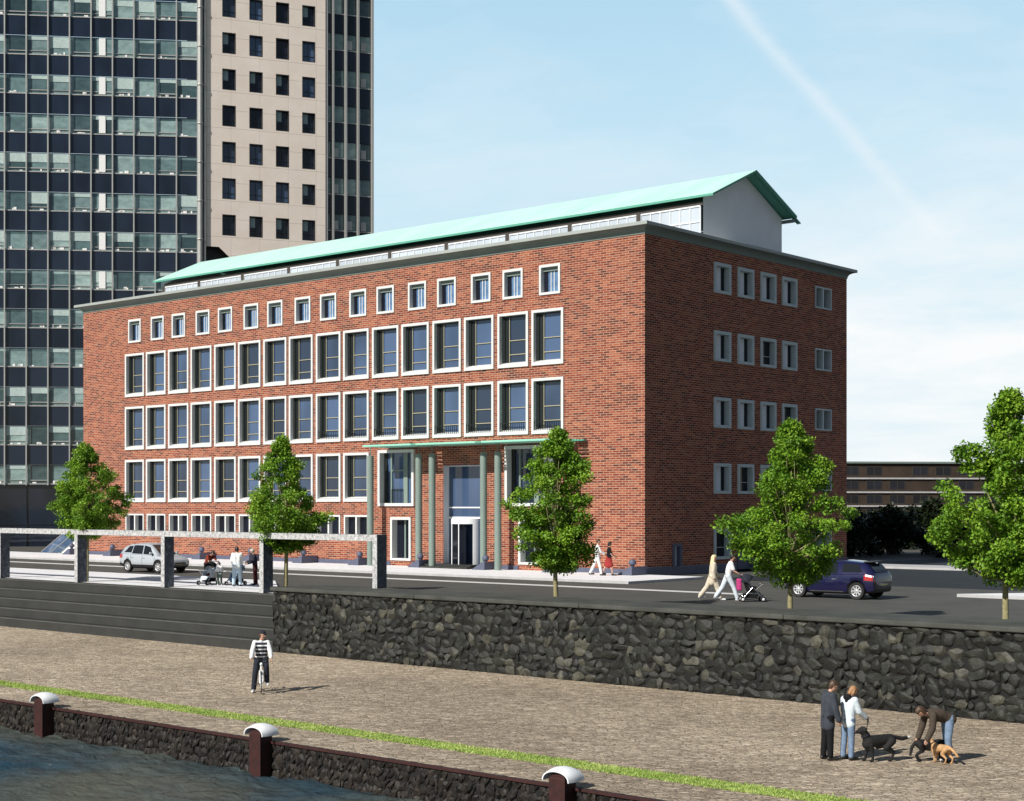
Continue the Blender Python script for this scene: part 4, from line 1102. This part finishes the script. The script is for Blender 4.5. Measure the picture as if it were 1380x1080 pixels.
        caps+= [(tb,.013*s,tt,.011*s),(tt,.011*s,tt+d*.025*s,.009*s)]
    # head: skull, jaw, nose, ears
    def hp_(x,y,z): return hc+hd((x,y,z))*s
    caps+= [(hp_(0,-.015,.035),.078*s,hp_(0,.015,.03),.075*s),(hp_(0,.02,-.02),.066*s,hp_(0,.035,-.065),.040*s),(hp_(0,.088,.0),.011*s,hp_(0,.102,-.022),.014*s),(hp_(.07,-.005,.0),.016*s,hp_(.073,-.012,.025),.014*s),(hp_(-.07,-.005,.0),.016*s,hp_(-.073,-.012,.025),.014*s)]
    ey=[hp_(.032,.088,.012),hp_(-.032,.088,.012)]; mo=hp_(0,.085,-.055)
    inv=None
    def mf(c):
        if (c-ey[0]).length<.014*s or (c-ey[1]).length<.014*s: return 1
        if (c-mo).length<.017*s: return 2
        return 0
    inst('body',capmesh(caps,voxel,[M['skin'],M['eyes'],M['lips']],mf,1),root)
    if top:
        mat,sleeve,e,hem=top
        c=torso(e,lo=-hem)
        for i in range(2):
            c.append((sh[i],(.047+e)*s,elb[i].lerp(sh[i],.25 if sleeve=='short' else 0),(.042+e)*s))
            if sleeve=='long': c.append((elb[i],(.040+e)*s,wr[i].lerp(elb[i],.04),(.030+e)*s))
        inst('top',capmesh(c,voxel+.001,[mat],None,2,'top'),root)
    if bottom:
        kind,mat,e=bottom; c=[(P+Vector((.07*s,0,0)),(.092+e)*s,P+Vector((-.07*s,0,0)),(.092+e)*s),(P+u1*.08*s+Vector((.05*s,0,0)),(.085+e)*s,P+u1*.08*s-Vector((.05*s,0,0)),(.085+e)*s)]
        if kind=='trousers':
            for i in range(2):
                c+= [(hips[i],(.088+e)*s,knees[i],(.056+e)*s),(knees[i],(.056+e)*s,knees[i].lerp(ank[i],.95),(.046+e)*s)]
        else:
            ln=.9 if kind=='long_skirt' else .42
            for i in range(2):
                kk=knees[i].lerp(ank[i],(ln-.45)) if ln>.45 else hips[i].lerp(knees[i],.92)
                c+= [(hips[i],(.10+e)*s,kk,(.105+e)*s)]
            kk=(knees[0]+knees[1])/2; bb=kk.lerp((ank[0]+ank[1])/2,.55 if ln>.45 else 0)
            c.append((P,(.11+e)*s,bb,(.12+e)*s))
        inst('trousers' if kind=='trousers' else 'skirt',capmesh(c,voxel+.001,[mat],None,2,'legwear'),root)
    if shoes:
        for i in range(2):
            c=[(ank[i]+Vector((0,-.035*s,-.040*s)),.044*s,toes[i]+Vector((0,.01*s,-.002)),.038*s),(ank[i]+Vector((0,-.01*s,0)),.044*s,ank[i]+Vector((0,.03*s,-.035*s)),.044*s)]
            inst('shoe',capmesh(c,voxel,[shoes],None,1,'shoe'),root)
    if hair:
        mat,style=hair
        c=[(hp_(0,-.022,.052),.085*s,hp_(0,.022,.062),.072*s),(hp_(0,-.04,.02),.075*s,hp_(0,-.04,-.03),.058*s),(hp_(.055,-.012,.045),.034*s,hp_(.058,-.02,.01),.028*s),(hp_(-.055,-.012,.045),.034*s,hp_(-.058,-.02,.01),.028*s)]
        if style=='bob': c+= [(hp_(.055,-.02,.03),.04*s,hp_(.06,-.015,-.06),.03*s),(hp_(-.055,-.02,.03),.04*s,hp_(-.06,-.015,-.06),.03*s),(hp_(0,-.06,.02),.06*s,hp_(0,-.065,-.07),.05*s)]
        if style=='long': c+= [(hp_(.05,-.03,.03),.045*s,hp_(.06,-.05,-.16),.04*s),(hp_(-.05,-.03,.03),.045*s,hp_(-.06,-.05,-.16),.04*s),(hp_(0,-.06,.03),.065*s,hp_(0,-.10,-.26),.055*s)]
        if style=='bun': c+= [(hp_(0,-.09,.06),.045*s,hp_(0,-.10,.07),.04*s)]
        inst('hair',capmesh(c,.012,[mat],None,1,'hair'),root)
    J=dict(P=P,neck=neck,wr=wr,elb=elb,sh=sh,hc=hc,knees=knees,ank=ank,hd=hd,s=s,u1=u1,u2=u2,f2=f2,hdir=hdir,chest=chest)
    if extra: extra(root,J)
    return root,J
def cd(X,d): v=W(X,d)-W(0,0); return (v.x,v.y)
Zq=-1.9
# cyclist: one foot down, looking to his left
def cyc_extra(root,J):
    c=[]; hp=J['hc']; hd=J['hd']
    c=[(hp+hd((0,-.02,.06)),.092,hp+hd((0,.03,.07)),.075),(hp+hd((0,.09,.055)),.03,hp+hd((0,.12,.05)),.028)]
    inst('cap',capmesh(c,.012,[M['c_navy']],None,1,'cap'),root)
cyc,cj=person('person','person in a striped white and navy sweater astride a bicycle on the cobbles',(10.15,-33.1,Zq),cd(.16,-1),1.84,lean=10,head=(-4,55),legs=((8,8,11),(62,72,6)),arms=((38,14,10),(38,14,10)),
    top=(M['stripe'],'long',.028,.06),bottom=('trousers',M['c_navy'],.026),shoes=M['shoew'],hair=(M['h_brown'],'short'),extra=cyc_extra,footpitch=(0,5))
bk=empty('bicycle',cyc.location,cyc.rotation_euler.z,'white bicycle under the cyclist in the striped sweater','bicycle')
def wheel(par,y,r):
    m=MB(); n=36
    m.lathe([(r-.035,-.014),(r,-.012),(r+.012,0),(r,.012),(r-.035,.014),(r-.035,-.014)],axis='x',n=n)
    o=m.build('wheel',[M['rubber']],par,sharp=60); o.location=(0,y,r+.012)
    m=MB(); m.lathe([(r-.055,-.012),(r-.036,-.013),(r-.036,.013),(r-.055,.012),(r-.055,-.012)],axis='x',n=n); m.lathe([(0,-.05),(.025,-.05),(.025,.05),(0,.05)],axis='x',n=10)
    for k in range(16):
        a=2*PI*k/16; m.tube([(.03*(-1)**k,0,0),(0,(r-.05)*math.cos(a),(r-.05)*math.sin(a))],.003,4)
    m.build('rim',[M['whitemetal']],o,fixn=False)
wheel(bk,.58,.32); wheel(bk,-.47,.32)
m=MB(); HB=(0,.36,.95)
m.tube([(0,.58,.33),(0,.44,.62)],.03,8); m.tube([(.05,.58,.33),(.05,.47,.66),(0,.44,.70)],.014,8); m.tube([(-.05,.58,.33),(-.05,.47,.66),(0,.44,.70)],.014,8)
m.tube([(0,.445,.62),(0,.395,.90)],.026,8); m.tube([(0,.43,.70),(0,.02,.30)],.025,8); m.tube([(0,.41,.82),(0,-.10,.78)],.022,8); m.tube([(0,.02,.30),(0,-.14,.93)],.02,8)
for s in (1,-1): m.tube([(0,-.11,.75),(.05*s,-.47,.335)],.012,6); m.tube([(0,.02,.30),(.05*s,-.47,.335)],.013,6)
m.build('frame',[M['whitemetal']],bk)
m=MB(); m.tube([(0,.395,.88),(0,.40,.96),(.12,.38,1.0),(.33,.27,1.02)],.015,8); m.tube([(0,.40,.96),(-.12,.38,1.0),(-.33,.27,1.02)],.015,8); m.build('handlebar',[M['blackplastic']],bk)
m=MB(); m.prism([(-.30,-.09),(-.28,.09),(-.1,.05),(.03,.02),(.03,-.02),(-.1,-.05)],'z',.93,.99); m.v=[(y,x,z) for x,y,z in m.v]; m.build('saddle',[M['blackplastic']],bk,bevel=.02)
m=MB(); m.lathe([(.0,.05),(.09,.05),(.09,.06),(.0,.06)],c=(0,.02,.30),axis='x',n=18); m.tube([(.07,.02,.30),(.09,.15,.25)],.01,6); m.tube([(-.07,.02,.30),(-.09,-.11,.36)],.01,6); m.box(.09,.19,.11,.19,.235,.26); m.box(-.19,-.09,-.15,-.07,.35,.375); m.build('pedal_crank',[M['darkmetal']],bk)
m=MB(); m.ball((0,.47,.86),.045,10,8); m.build('lamp',[M['whitemetal']],bk)
# dog walkers
dm,dj=person('person','man in a slate jacket and black trousers standing beside the woman in the pale jacket',(28.80,-32.95,Zq),cd(.9,.25),1.74,lean=1,lean2=6,head=(18,-8),legs=((1,2,2),(-2,2,3)),arms=((6,13,10),(6,13,14)),
    top=(M['c_slate'],'long',.036,.20),bottom=('trousers',M['c_black'],.022),shoes=M['shoe'],hair=(M['h_brown'],'short'))
def hood(root,J):
    n=J['neck']; u=J['u2']; f=J['f2']
    c=[(n-f*.07+Vector((.05,0,0)),.06,n-f*.07-Vector((.05,0,0)),.06),(n-f*.03,.075,n-f*.06-u*.07,.06)]
    inst('hood',capmesh(c,.012,[M['c_black']],None,1,'hood'),root)
dwm,dwj=person('person','woman with ginger hair in a pale jacket and jeans holding a dog lead',(29.13,-32.66,Zq),cd(.8,.55),1.62,lean=3,lean2=5,head=(20,-12),legs=((0,3,2),(-3,2,2)),arms=((20,8,34),(6,6,25)),
    top=(M['c_pale'],'long',.034,.10),bottom=('trousers',M['c_jean'],.020),shoes=M['shoe'],hair=(M['h_ginger'],'bob'),extra=hood)
bn,bj=person('person','person in a brown jacket and jeans bending down over the two smaller dogs',(30.85,-31.46,Zq),cd(-.97,-.25),1.74,lean=66,lean2=26,head=(-34,0),legs=((-4,6,5),(8,12,4)),arms=((14,3,6),(8,4,22)),
    top=(M['c_brown'],'long',.034,.04),bottom=('trousers',M['c_jean'],.022),shoes=M['shoe'],hair=(M['h_brown'],'bob'))
def dog(label,loc,face,fur,S=1.0,headup=35,tail=(-40,30),white=None,turn=0,sit=0,extra=None):
    root=empty('dog',loc,math.atan2(-face[0],face[1]),label,'dog',None)
    # local: nose towards +y, withers height .52*S
    c=[]; w=lambda *p: Vector(p)*S
    c+= [(w(0,.20,.40),.135*S,w(0,-.02,.43),.115*S),(w(0,-.02,.43),.115*S,w(0,-.26,.45),.105*S),(w(0,.24,.36),.11*S,w(0,.20,.30),.09*S)]
    hu=R(headup); tn=R(turn)
    nk=w(0,.24,.46); hd=nk+Vector((math.sin(tn)*.20*math.cos(hu),.20*math.cos(hu)*math.cos(tn),.20*math.sin(hu)))*S
    c.append((nk,.095*S,hd,.07*S)); fw=Vector((math.sin(tn)*.9,.9*math.cos(tn),-.25+.2*math.sin(hu))).normalized()
    sd=Vector((fw.y,-fw.x,0)).normalized()
    c+= [(hd,.082*S,hd+fw*.05*S,.072*S),(hd+fw*.06*S,.05*S,hd+fw*.165*S-Vector((0,0,.02))*S,.032*S)]
    for s in (1,-1): c+= [(hd+sd*.055*s*S+Vector((0,0,.055*S)),.028*S,hd+sd*.10*s*S+Vector((0,0,.0))-fw*.02*S,.018*S)]
    for s,st in ((1,.05),(-1,-.04)):
        c+= [(w(.085*s,.20,.36),.06*S,w(.085*s,.19+st*.5,.21),.036*S),(w(.085*s,.19+st*.5,.21),.034*S,w(.085*s,.20+st,.05),.026*S),(w(.085*s,.20+st,.04),.03*S,w(.085*s,.25+st,.028),.026*S)]
        c+= [(w(.085*s,-.26,.42),.085*S,w(.085*s,-.17-st,.27),.055*S),(w(.085*s,-.17-st,.27),.05*S,w(.085*s,-.33-st,.17),.03*S),(w(.085*s,-.33-st,.17),.029*S,w(.085*s,-.29-st,.05),.024*S),(w(.085*s,-.29-st,.04),.028*S,w(.085*s,-.23-st,.026),.025*S)]
    t0=w(0,-.36,.48); a=R(tail[0]); t1=t0+Vector((0,-math.cos(a)*.17,math.sin(a)*.17))*S; b=R(tail[1]); t2=t1+Vector((.03,-math.cos(b)*.18,math.sin(b)*.18))*S
    c+= [(t0,.042*S,t1,.045*S),(t1,.045*S,t2,.03*S)]
    if fur!='furtan': c+= [(w(0,.0,.33),.08*S,w(0,-.16,.36),.075*S)]
    def mf(q):
        if white and white(q/S,(t2-q).length/S,(hd+fw*.165*S-q).length/S): return 1
        if (hd+fw*.2*S-Vector((0,0,.0))-q).length<.03*S: return 2
        return 0
    inst('body',capmesh(c,.014,[M[fur],M['furwhite'],M['eyes']],mf,2),root)
    m=MB(); ax=(hd-nk).normalized(); mid=nk.lerp(hd,.45); T=Matrix.Translation(mid)@ax.to_track_quat('Z','Y').to_matrix().to_4x4()
    mm=MB(); mm.lathe([(.088*S,-.014*S),(.094*S,-.012*S),(.094*S,.012*S),(.088*S,.014*S)],n=18); mm.v=[tuple(T@Vector(q)) for q in mm.v]; mm.build('collar',[M['c_black'] if fur!='furblack' else M['c_navy']],root)
    return root,mid
d1,mid1=dog('big black dog with white tail tip looking up at the ginger haired woman',(29.72,-32.42,Zq),cd(-.93,-.2),'furblack',1.06,headup=62,tail=(-12,8),white=lambda q,td,hd:td<.075)
d2,_=dog('smaller black dog with white paws nosing towards the tan dog',(30.53,-31.67,Zq),cd(.93,.1),'furblack',.86,headup=-12,tail=(-55,-75),white=lambda q,td,hd:q.z<.07 and q.y>.1 or hd<.05)
d3,_=dog('tan dog being stroked by the person bending down',(30.82,-31.73,Zq),cd(-.45,.75),'furtan',.74,headup=48,tail=(-30,-50),turn=-20)
# lead from the woman's hand to the big dog
wl=Matrix.Translation(dwm.location)@Matrix.Rotation(dwm.rotation_euler.z,4,'Z'); hand=wl@(dwj['wr'][0]+dwj['hdir'][0]*.07)
bpy.context.view_layer.update(); col=d1.matrix_world@mid1
m=MB(); p=[hand.lerp(col,t)-Vector((0,0,.10*math.sin(PI*t))) for t in [i/8 for i in range(9)]]; m.tube(p,.009,6); m.tube([hand+Vector((0,0,.02)),hand+Vector((.03,0,-.08)),hand],.008,6)
tag(m.build('dog_lead',[M['c_black']]),'black lead from the hand of the woman in the pale jacket to the big dog','dog lead')
# couple by the facade
GP=None
person('person','man in white shirt and trousers walking with the woman in the red skirt',(-1.20,-2.35,.12),cd(1,.1),1.83,lean=3,head=(4,-10),legs=((16,6,1),(-16,10,1)),arms=((25,10,35,20),(8,10,20)),
    top=(M['c_white'],'long',.022,.10),bottom=('trousers',M['c_white'],.018),shoes=M['shoe'],hair=(M['h_brown'],'short'))
def bag(root,J):
    p=J['P']; m=MB(); m.box(.14,.24,-.10,.16,p.z+.02,p.z+.26); m.tube([(.19,-.05,p.z+.26),(.13,-.02,p.z+.5),(.19,.11,p.z+.26)],.012,6); m.build('handbag',[M['c_black']],root,bevel=.02)
person('person','woman in black top and red skirt carrying a black bag beside the brick facade',(-.70,-2.05,.12),cd(1,.1),1.70,lean=3,head=(2,8),legs=((15,5,1),(-15,14,1)),arms=((10,10,30),(20,10,40,15)),
    top=(M['c_black'],'short',.016,.02),bottom=('skirt',M['c_red'],.012),shoes=M['shoe'],hair=(M['h_black'],'bob'),extra=bag)
# couple with the buggy on the street
person('person','woman with long blond hair in flowing beige clothes walking on the street',(13.02,-13.6,0),cd(1,.06),1.77,lean=5,head=(-2,10),legs=((22,6,2),(-24,14,2)),arms=((-10,8,20),(14,6,26)),
    top=(M['c_beige'],'long',.034,.24),bottom=('trousers',M['c_beige'],.040),shoes=M['shoew'],hair=(M['h_blond'],'long'))
def belt(root,J):
    c=[(J['P']+J['u1']*.075*J['s']+Vector((.055,0,0)),.106,J['P']+J['u1']*.075*J['s']-Vector((.055,0,0)),.106),(J['P']+J['u1']*.085*J['s'],.115,J['P']+J['u1']*.08*J['s'],.115)]
    m=MB(); m.lathe([(.145,-.018),(.15,-.016),(.15,.016),(.145,.018)],n=20); m.v=[(x*1.12,y*.82,z+J['P'].z+.075) for x,y,z in m.v]; m.build('belt',[M['c_black']],root)
wm_,wj=person('person','man in white polo shirt and light trousers pushing the buggy on the street',(13.62,-13.45,0),cd(1,.02),1.85,lean=11,lean2=4,head=(0,0),legs=((26,8,2),(-24,12,2)),arms=((18,4,42),(20,4,40)),
    top=(M['c_white'],'short',.022,.0),bottom=('trousers',M['c_pale'],.026),shoes=M['shoew'],hair=(M['h_black'],'short'),extra=belt)
def buggy(label,loc,face,hoodm,seatm,framem,S=1.0,kid=None,bagm=None,wheelm='whitemetal',handle=1.03):
    r=empty('pushchair',loc,math.atan2(-face[0],face[1]),label,'pushchair',None,S)
    m=MB()
    for s in (.24,-.24):
        m.tube([(s,.42,.13),(s,.20,.36),(s,-.36,handle-.06),(s,-.44,handle)],.016,8); m.tube([(s,-.34,.13),(s,.02,.54)],.016,8); m.tube([(s,.12,.44),(s,.40,.66)],.012,6)
    m.tube([(-.24,-.44,handle),(.24,-.44,handle)],.02,8); m.tube([(-.24,.42,.13),(.24,.42,.13)],.013,8); m.tube([(-.24,-.34,.13),(.24,-.34,.13)],.013,8); m.tube([(-.24,.40,.66),(.24,.40,.66)],.016,8)
    m.build('frame',[framem],r)
    for s in (1,-1):
        for y in (.42,-.34):
            for dx in (-.028,.028):
                w=MB(); w.lathe([(.052,-.018),(.085,-.018),(.098,-.008),(.098,.008),(.085,.018),(.052,.018),(.052,-.018)],axis='x',n=18); o=w.build('wheel',[M['rubber']],r,sharp=50); o.location=(.24*s+dx,y,.098)
                w=MB(); w.lathe([(0,-.012),(.05,-.016),(.052,.0),(.05,.016),(0,.012)],axis='x',n=14); w.build('hub',[M[wheelm]],o)
    m=MB(); g=[(.30,.36),(.22,.40),(-.02,.40),(-.10,.46),(-.26,.84),(-.30,.83),(-.14,.40),(-.04,.34),(.24,.34),(.32,.31)]
    m.prism(g,'x',-.20,.20); m.prism([(.30,.30),(.36,.22),(.44,.22),(.44,.25),(.37,.25),(.32,.33)],'x',-.18,.18)
    for s in (.2,-.215): m.prism([(.18,.40),(-.02,.40),(-.24,.82),(-.16,.84),(.0,.62),(.18,.56)],'x',s,s+.015)
    m.build('seat',[seatm],r,bevel=.01)
    m=MB(); n=10;k=8;vs=[];fs=[]
    for j in range(k+1):
        a=R(165-115*j/k)
        for i in range(n+1):
            b=PI*i/n; rr=.34; vs.append((.235*math.cos(b),-.16+rr*math.cos(a)*math.sin(b)**.6,.68+rr*math.sin(a)*math.sin(b)**.6))
    for j in range(k):
        for i in range(n): fs.append((j*(n+1)+i,j*(n+1)+i+1,(j+1)*(n+1)+i+1,(j+1)*(n+1)+i))
    m.add(vs,fs,0,True); o=m.build('hood',[hoodm],r,fixn=False); sd=o.modifiers.new('t','SOLIDIFY'); sd.thickness=.015
    m=MB(); m.prism([(-.30,.14),(.22,.14),(.26,.27),(-.28,.30)],'x',-.18,.18); m.build('basket',[M['c_black']],r)
    if bagm: m=MB(); m.box(-.20,.20,-.52,-.36,.42,.86); m.build('hanging_bag',[bagm],r,bevel=.05)
    return r
def toddler(label,par_loc,par_face,top,leg,hair,S=.5):
    e=Vector((par_face[0],par_face[1],0)).normalized()
    return person('person',label,(par_loc[0]-e.x*.10,par_loc[1]-e.y*.10,par_loc[2]+.0),par_face,S*1.75,lean=-16,legs=((72,60,6),(72,60,6)),arms=((25,10,45),(25,10,45)),top=(top,'long',.02,.0),bottom=('trousers',leg,.02),shoes=M['shoew'],hair=(hair,'short'),pelz=.47,voxel=.011)
bl=(14.60,-13.40,0); bf=cd(1,.02)
buggy('dark pushchair with navy hood and pink bag, pushed on the street',bl,bf,M['c_navy'],M['c_black'],M['chrome'],1.0,bagm=M['c_pink'])
toddler('toddler in white sitting in the dark pushchair on the street',bl,bf,M['c_white'],M['c_pale'],M['h_brown'],.46)
# family group on the promenade
zp=.124
person('person','woman with dark hair in a rust red top leaning over a pushchair',(-9.35,-19.9,zp),cd(.75,-.66),1.62,lean=26,lean2=14,head=(8,0),legs=((6,4,4),(-8,6,4)),arms=((30,10,10),(36,8,14)),
    top=(M['c_rust'],'short',.018,.02),bottom=('trousers',M['c_black'],.02),shoes=M['shoe'],hair=(M['h_black'],'bob'))
buggy('black pushchair with white wheels beside the woman in the rust red top',(-8.55,-20.45,zp),cd(-.45,-.9),M['c_black'],M['c_pale'],M['chrome'],.98)
toddler('toddler in pale clothes sitting in the black pushchair',(-8.55,-20.45,zp),cd(-.45,-.9),M['c_pale'],M['c_rust'],M['h_black'],.46)
buggy('denim blue pushchair next to the child in the white shirt',(-7.35,-19.9,zp),cd(-.55,-.83),M['c_jean'],M['c_jean'],M['chrome'],.92)
person('person','small child in a white shirt and grey green trousers standing between pushchairs',(-7.92,-20.35,zp),cd(-.2,1),1.0,lean=4,head=(6,20),legs=((4,4,4),(-4,4,4)),arms=((35,10,30),(30,10,35)),
    top=(M['c_white'],'long',.03,.06),bottom=('trousers',M['c_green'],.03),shoes=M['shoew'],hair=(M['h_black'],'bob'),voxel=.011)
person('person','person in a white shirt and light jeans standing with back turned beside pushchairs',(-6.62,-20.45,zp),cd(-.12,1),1.70,lean=2,head=(10,15),legs=((1,1,5),(-1,1,5)),arms=((12,10,42,10),(10,12,40,10)),
    top=(M['c_white'],'long',.030,.08),bottom=('trousers',M['c_lightjean'],.026),shoes=M['shoe'],hair=(M['h_black'],'bob'))
person('person','older person with grey hair in a navy jacket and maroon trousers facing the group',(-6.75,-19.35,zp),cd(-.95,-.2),1.60,lean=3,lean2=5,head=(12,0),legs=((2,3,3),(-3,3,3)),arms=((14,6,70,15),(10,6,60,15)),
    top=(M['c_navy'],'long',.030,.14),bottom=('trousers',M['c_maroon'],.022),shoes=M['shoe'],hair=(M['h_grey'],'short'))

# ------------------------------------------------------------------ sky, sun, camera
SE=R(37); sdir=Vector((.1,.995,0)).normalized()          # horizontal direction the light travels
sun=bpy.data.lights.new('sun','SUN'); sun.energy=5.0; sun.angle=R(.5); sun.color=(1,.955,.88)
so=bpy.data.objects.new('sun',sun); COL.objects.link(so)
dirv=Vector((sdir.x*math.cos(SE),sdir.y*math.cos(SE),-math.sin(SE)))
so.rotation_euler=dirv.to_track_quat('-Z','Y').to_euler(); so.location=(0,-60,60)
w=bpy.data.worlds.new('World'); scene.world=w; w.use_nodes=True; nt=w.node_tree
bg=nt.nodes['Background']; sky=N(nt,'ShaderNodeTexSky',sky_type='NISHITA'); sky.sun_disc=False
sky.sun_elevation=SE; sky.sun_rotation=math.atan2(-sdir.x,-sdir.y); sky.air_density=1.0; sky.dust_density=.3; sky.ozone_density=1.0
tc=N(nt,'ShaderNodeTexCoord'); g=tc.outputs['Generated']; sp=N(nt,'ShaderNodeSeparateXYZ'); L(nt,g,sp.inputs[0])
den=math_(nt,'ADD',math_(nt,'MAXIMUM',sp.outputs[2],0.0),.12)
cb=N(nt,'ShaderNodeCombineXYZ'); L(nt,math_(nt,'DIVIDE',sp.outputs[0],den),cb.inputs[0]); L(nt,math_(nt,'DIVIDE',sp.outputs[1],den),cb.inputs[1])
n1=noise(nt,.85,7,.58,cb.outputs[0],.35); n2=noise(nt,3.5,6,.65,cb.outputs[0],.2)
cl=math_(nt,'ADD',math_(nt,'MULTIPLY',n1,.8),math_(nt,'MULTIPLY',n2,.2))
cf=ramp(nt,cl,[(.43,(0,0,0)),(.66,(1,1,1))])
hz=ramp(nt,sp.outputs[2],[(.0,(1,1,1)),(.12,(.85,.85,.85)),(.20,(.38,.38,.38)),(.5,(.3,.3,.3))])
f=math_(nt,'MULTIPLY',cf,hz)
veil=ramp(nt,sp.outputs[2],[(0,(.45,.45,.45)),(.12,(.25,.25,.25)),(.34,(.06,.06,.06)),(.6,(.04,.04,.04))])
f=math_(nt,'ADD',f,veil,clamp=True)
# the old vapour trail: a soft band along a great circle
def skyd(px,py): return (W((px-690)/2076,1)-W(0,0)+Vector((0,0,(680.7-py)/2076))).normalized()
A=skyd(955,-30); B=skyd(1292,345); nn=A.cross(B).normalized(); tt=(B-A).normalized()
def dot(v):
    d=N(nt,'ShaderNodeVectorMath',operation='DOT_PRODUCT'); L(nt,g,d.inputs[0]); d.inputs[1].default_value=v; return d.outputs['Value']
across=math_(nt,'ADD',dot(nn),math_(nt,'MULTIPLY',math_(nt,'SUBTRACT',n2,.5),.010))
al=dot(tt); ta=tt.dot(A); tb=tt.dot(B)
u=N(nt,'ShaderNodeMapRange'); L(nt,al,u.inputs[0]); u.inputs[1].default_value=ta; u.inputs[2].default_value=tb
wd=math_(nt,'MULTIPLY_ADD',u.outputs[0],.0015,.0042)
q=math_(nt,'DIVIDE',across,wd); band=math_(nt,'POWER',2.718,math_(nt,'MULTIPLY',math_(nt,'MULTIPLY',q,q),-1))
fade=ramp(nt,u.outputs[0],[(0,(.5,.5,.5)),(.45,(.42,.42,.42)),(.8,(.25,.25,.25)),(1,(0,0,0))])
front_=math_(nt,'GREATER_THAN',dot((A+B).normalized()),0)
tr=math_(nt,'MULTIPLY',math_(nt,'MULTIPLY',math_(nt,'MULTIPLY',band,fade),front_),math_(nt,'MULTIPLY_ADD',n2,.6,.3))
f=math_(nt,'ADD',f,tr,clamp=True)
# added sky brightness around the view direction only; elsewhere dim, keeping walls dark
dfw=dot(Vector((-.655,.7555,0)).normalized()); view_boost=ramp(nt,dfw,[(.60,(0,0,0)),(.86,(1,1,1))])
bluec=ramp(nt,sp.outputs[2],[(0,(.78,.90,.95)),(.10,(.64,.85,.95)),(.22,(.50,.77,.93)),(.34,(.40,.68,.88)),(.7,(.2,.4,.7))])
sc=N(nt,'ShaderNodeVectorMath',operation='SCALE'); L(nt,bluec,sc.inputs[0]); sc.inputs['Scale'].default_value=18.6
c=mixc(nt,math_(nt,'MULTIPLY',view_boost,.92),sky.outputs[0],sc.outputs[0])
c=mixc(nt,math_(nt,'MULTIPLY',f,math_(nt,'MULTIPLY_ADD',view_boost,.8,.2)),c,(17.2,17.6,17.8))
L(nt,c,bg.inputs[0]); bg.inputs['Strength'].default_value=.05
cam=bpy.data.cameras.new('camera'); co=bpy.data.objects.new('camera',cam); COL.objects.link(co); scene.camera=co
cam.sensor_fit='HORIZONTAL'; cam.sensor_width=36; cam.lens=36*2076/1380; cam.shift_y=(680.7-540)/1380; cam.clip_start=.5; cam.clip_end=6000
co.location=CAM; co.rotation_euler=(PI/2,0,math.atan2(.655,.7555))
vs=scene.view_settings; vs.view_transform='Standard'; vs.look='None'; vs.exposure=.15; vs.gamma=1
scene.cycles.max_bounces=6; scene.cycles.use_denoising=True
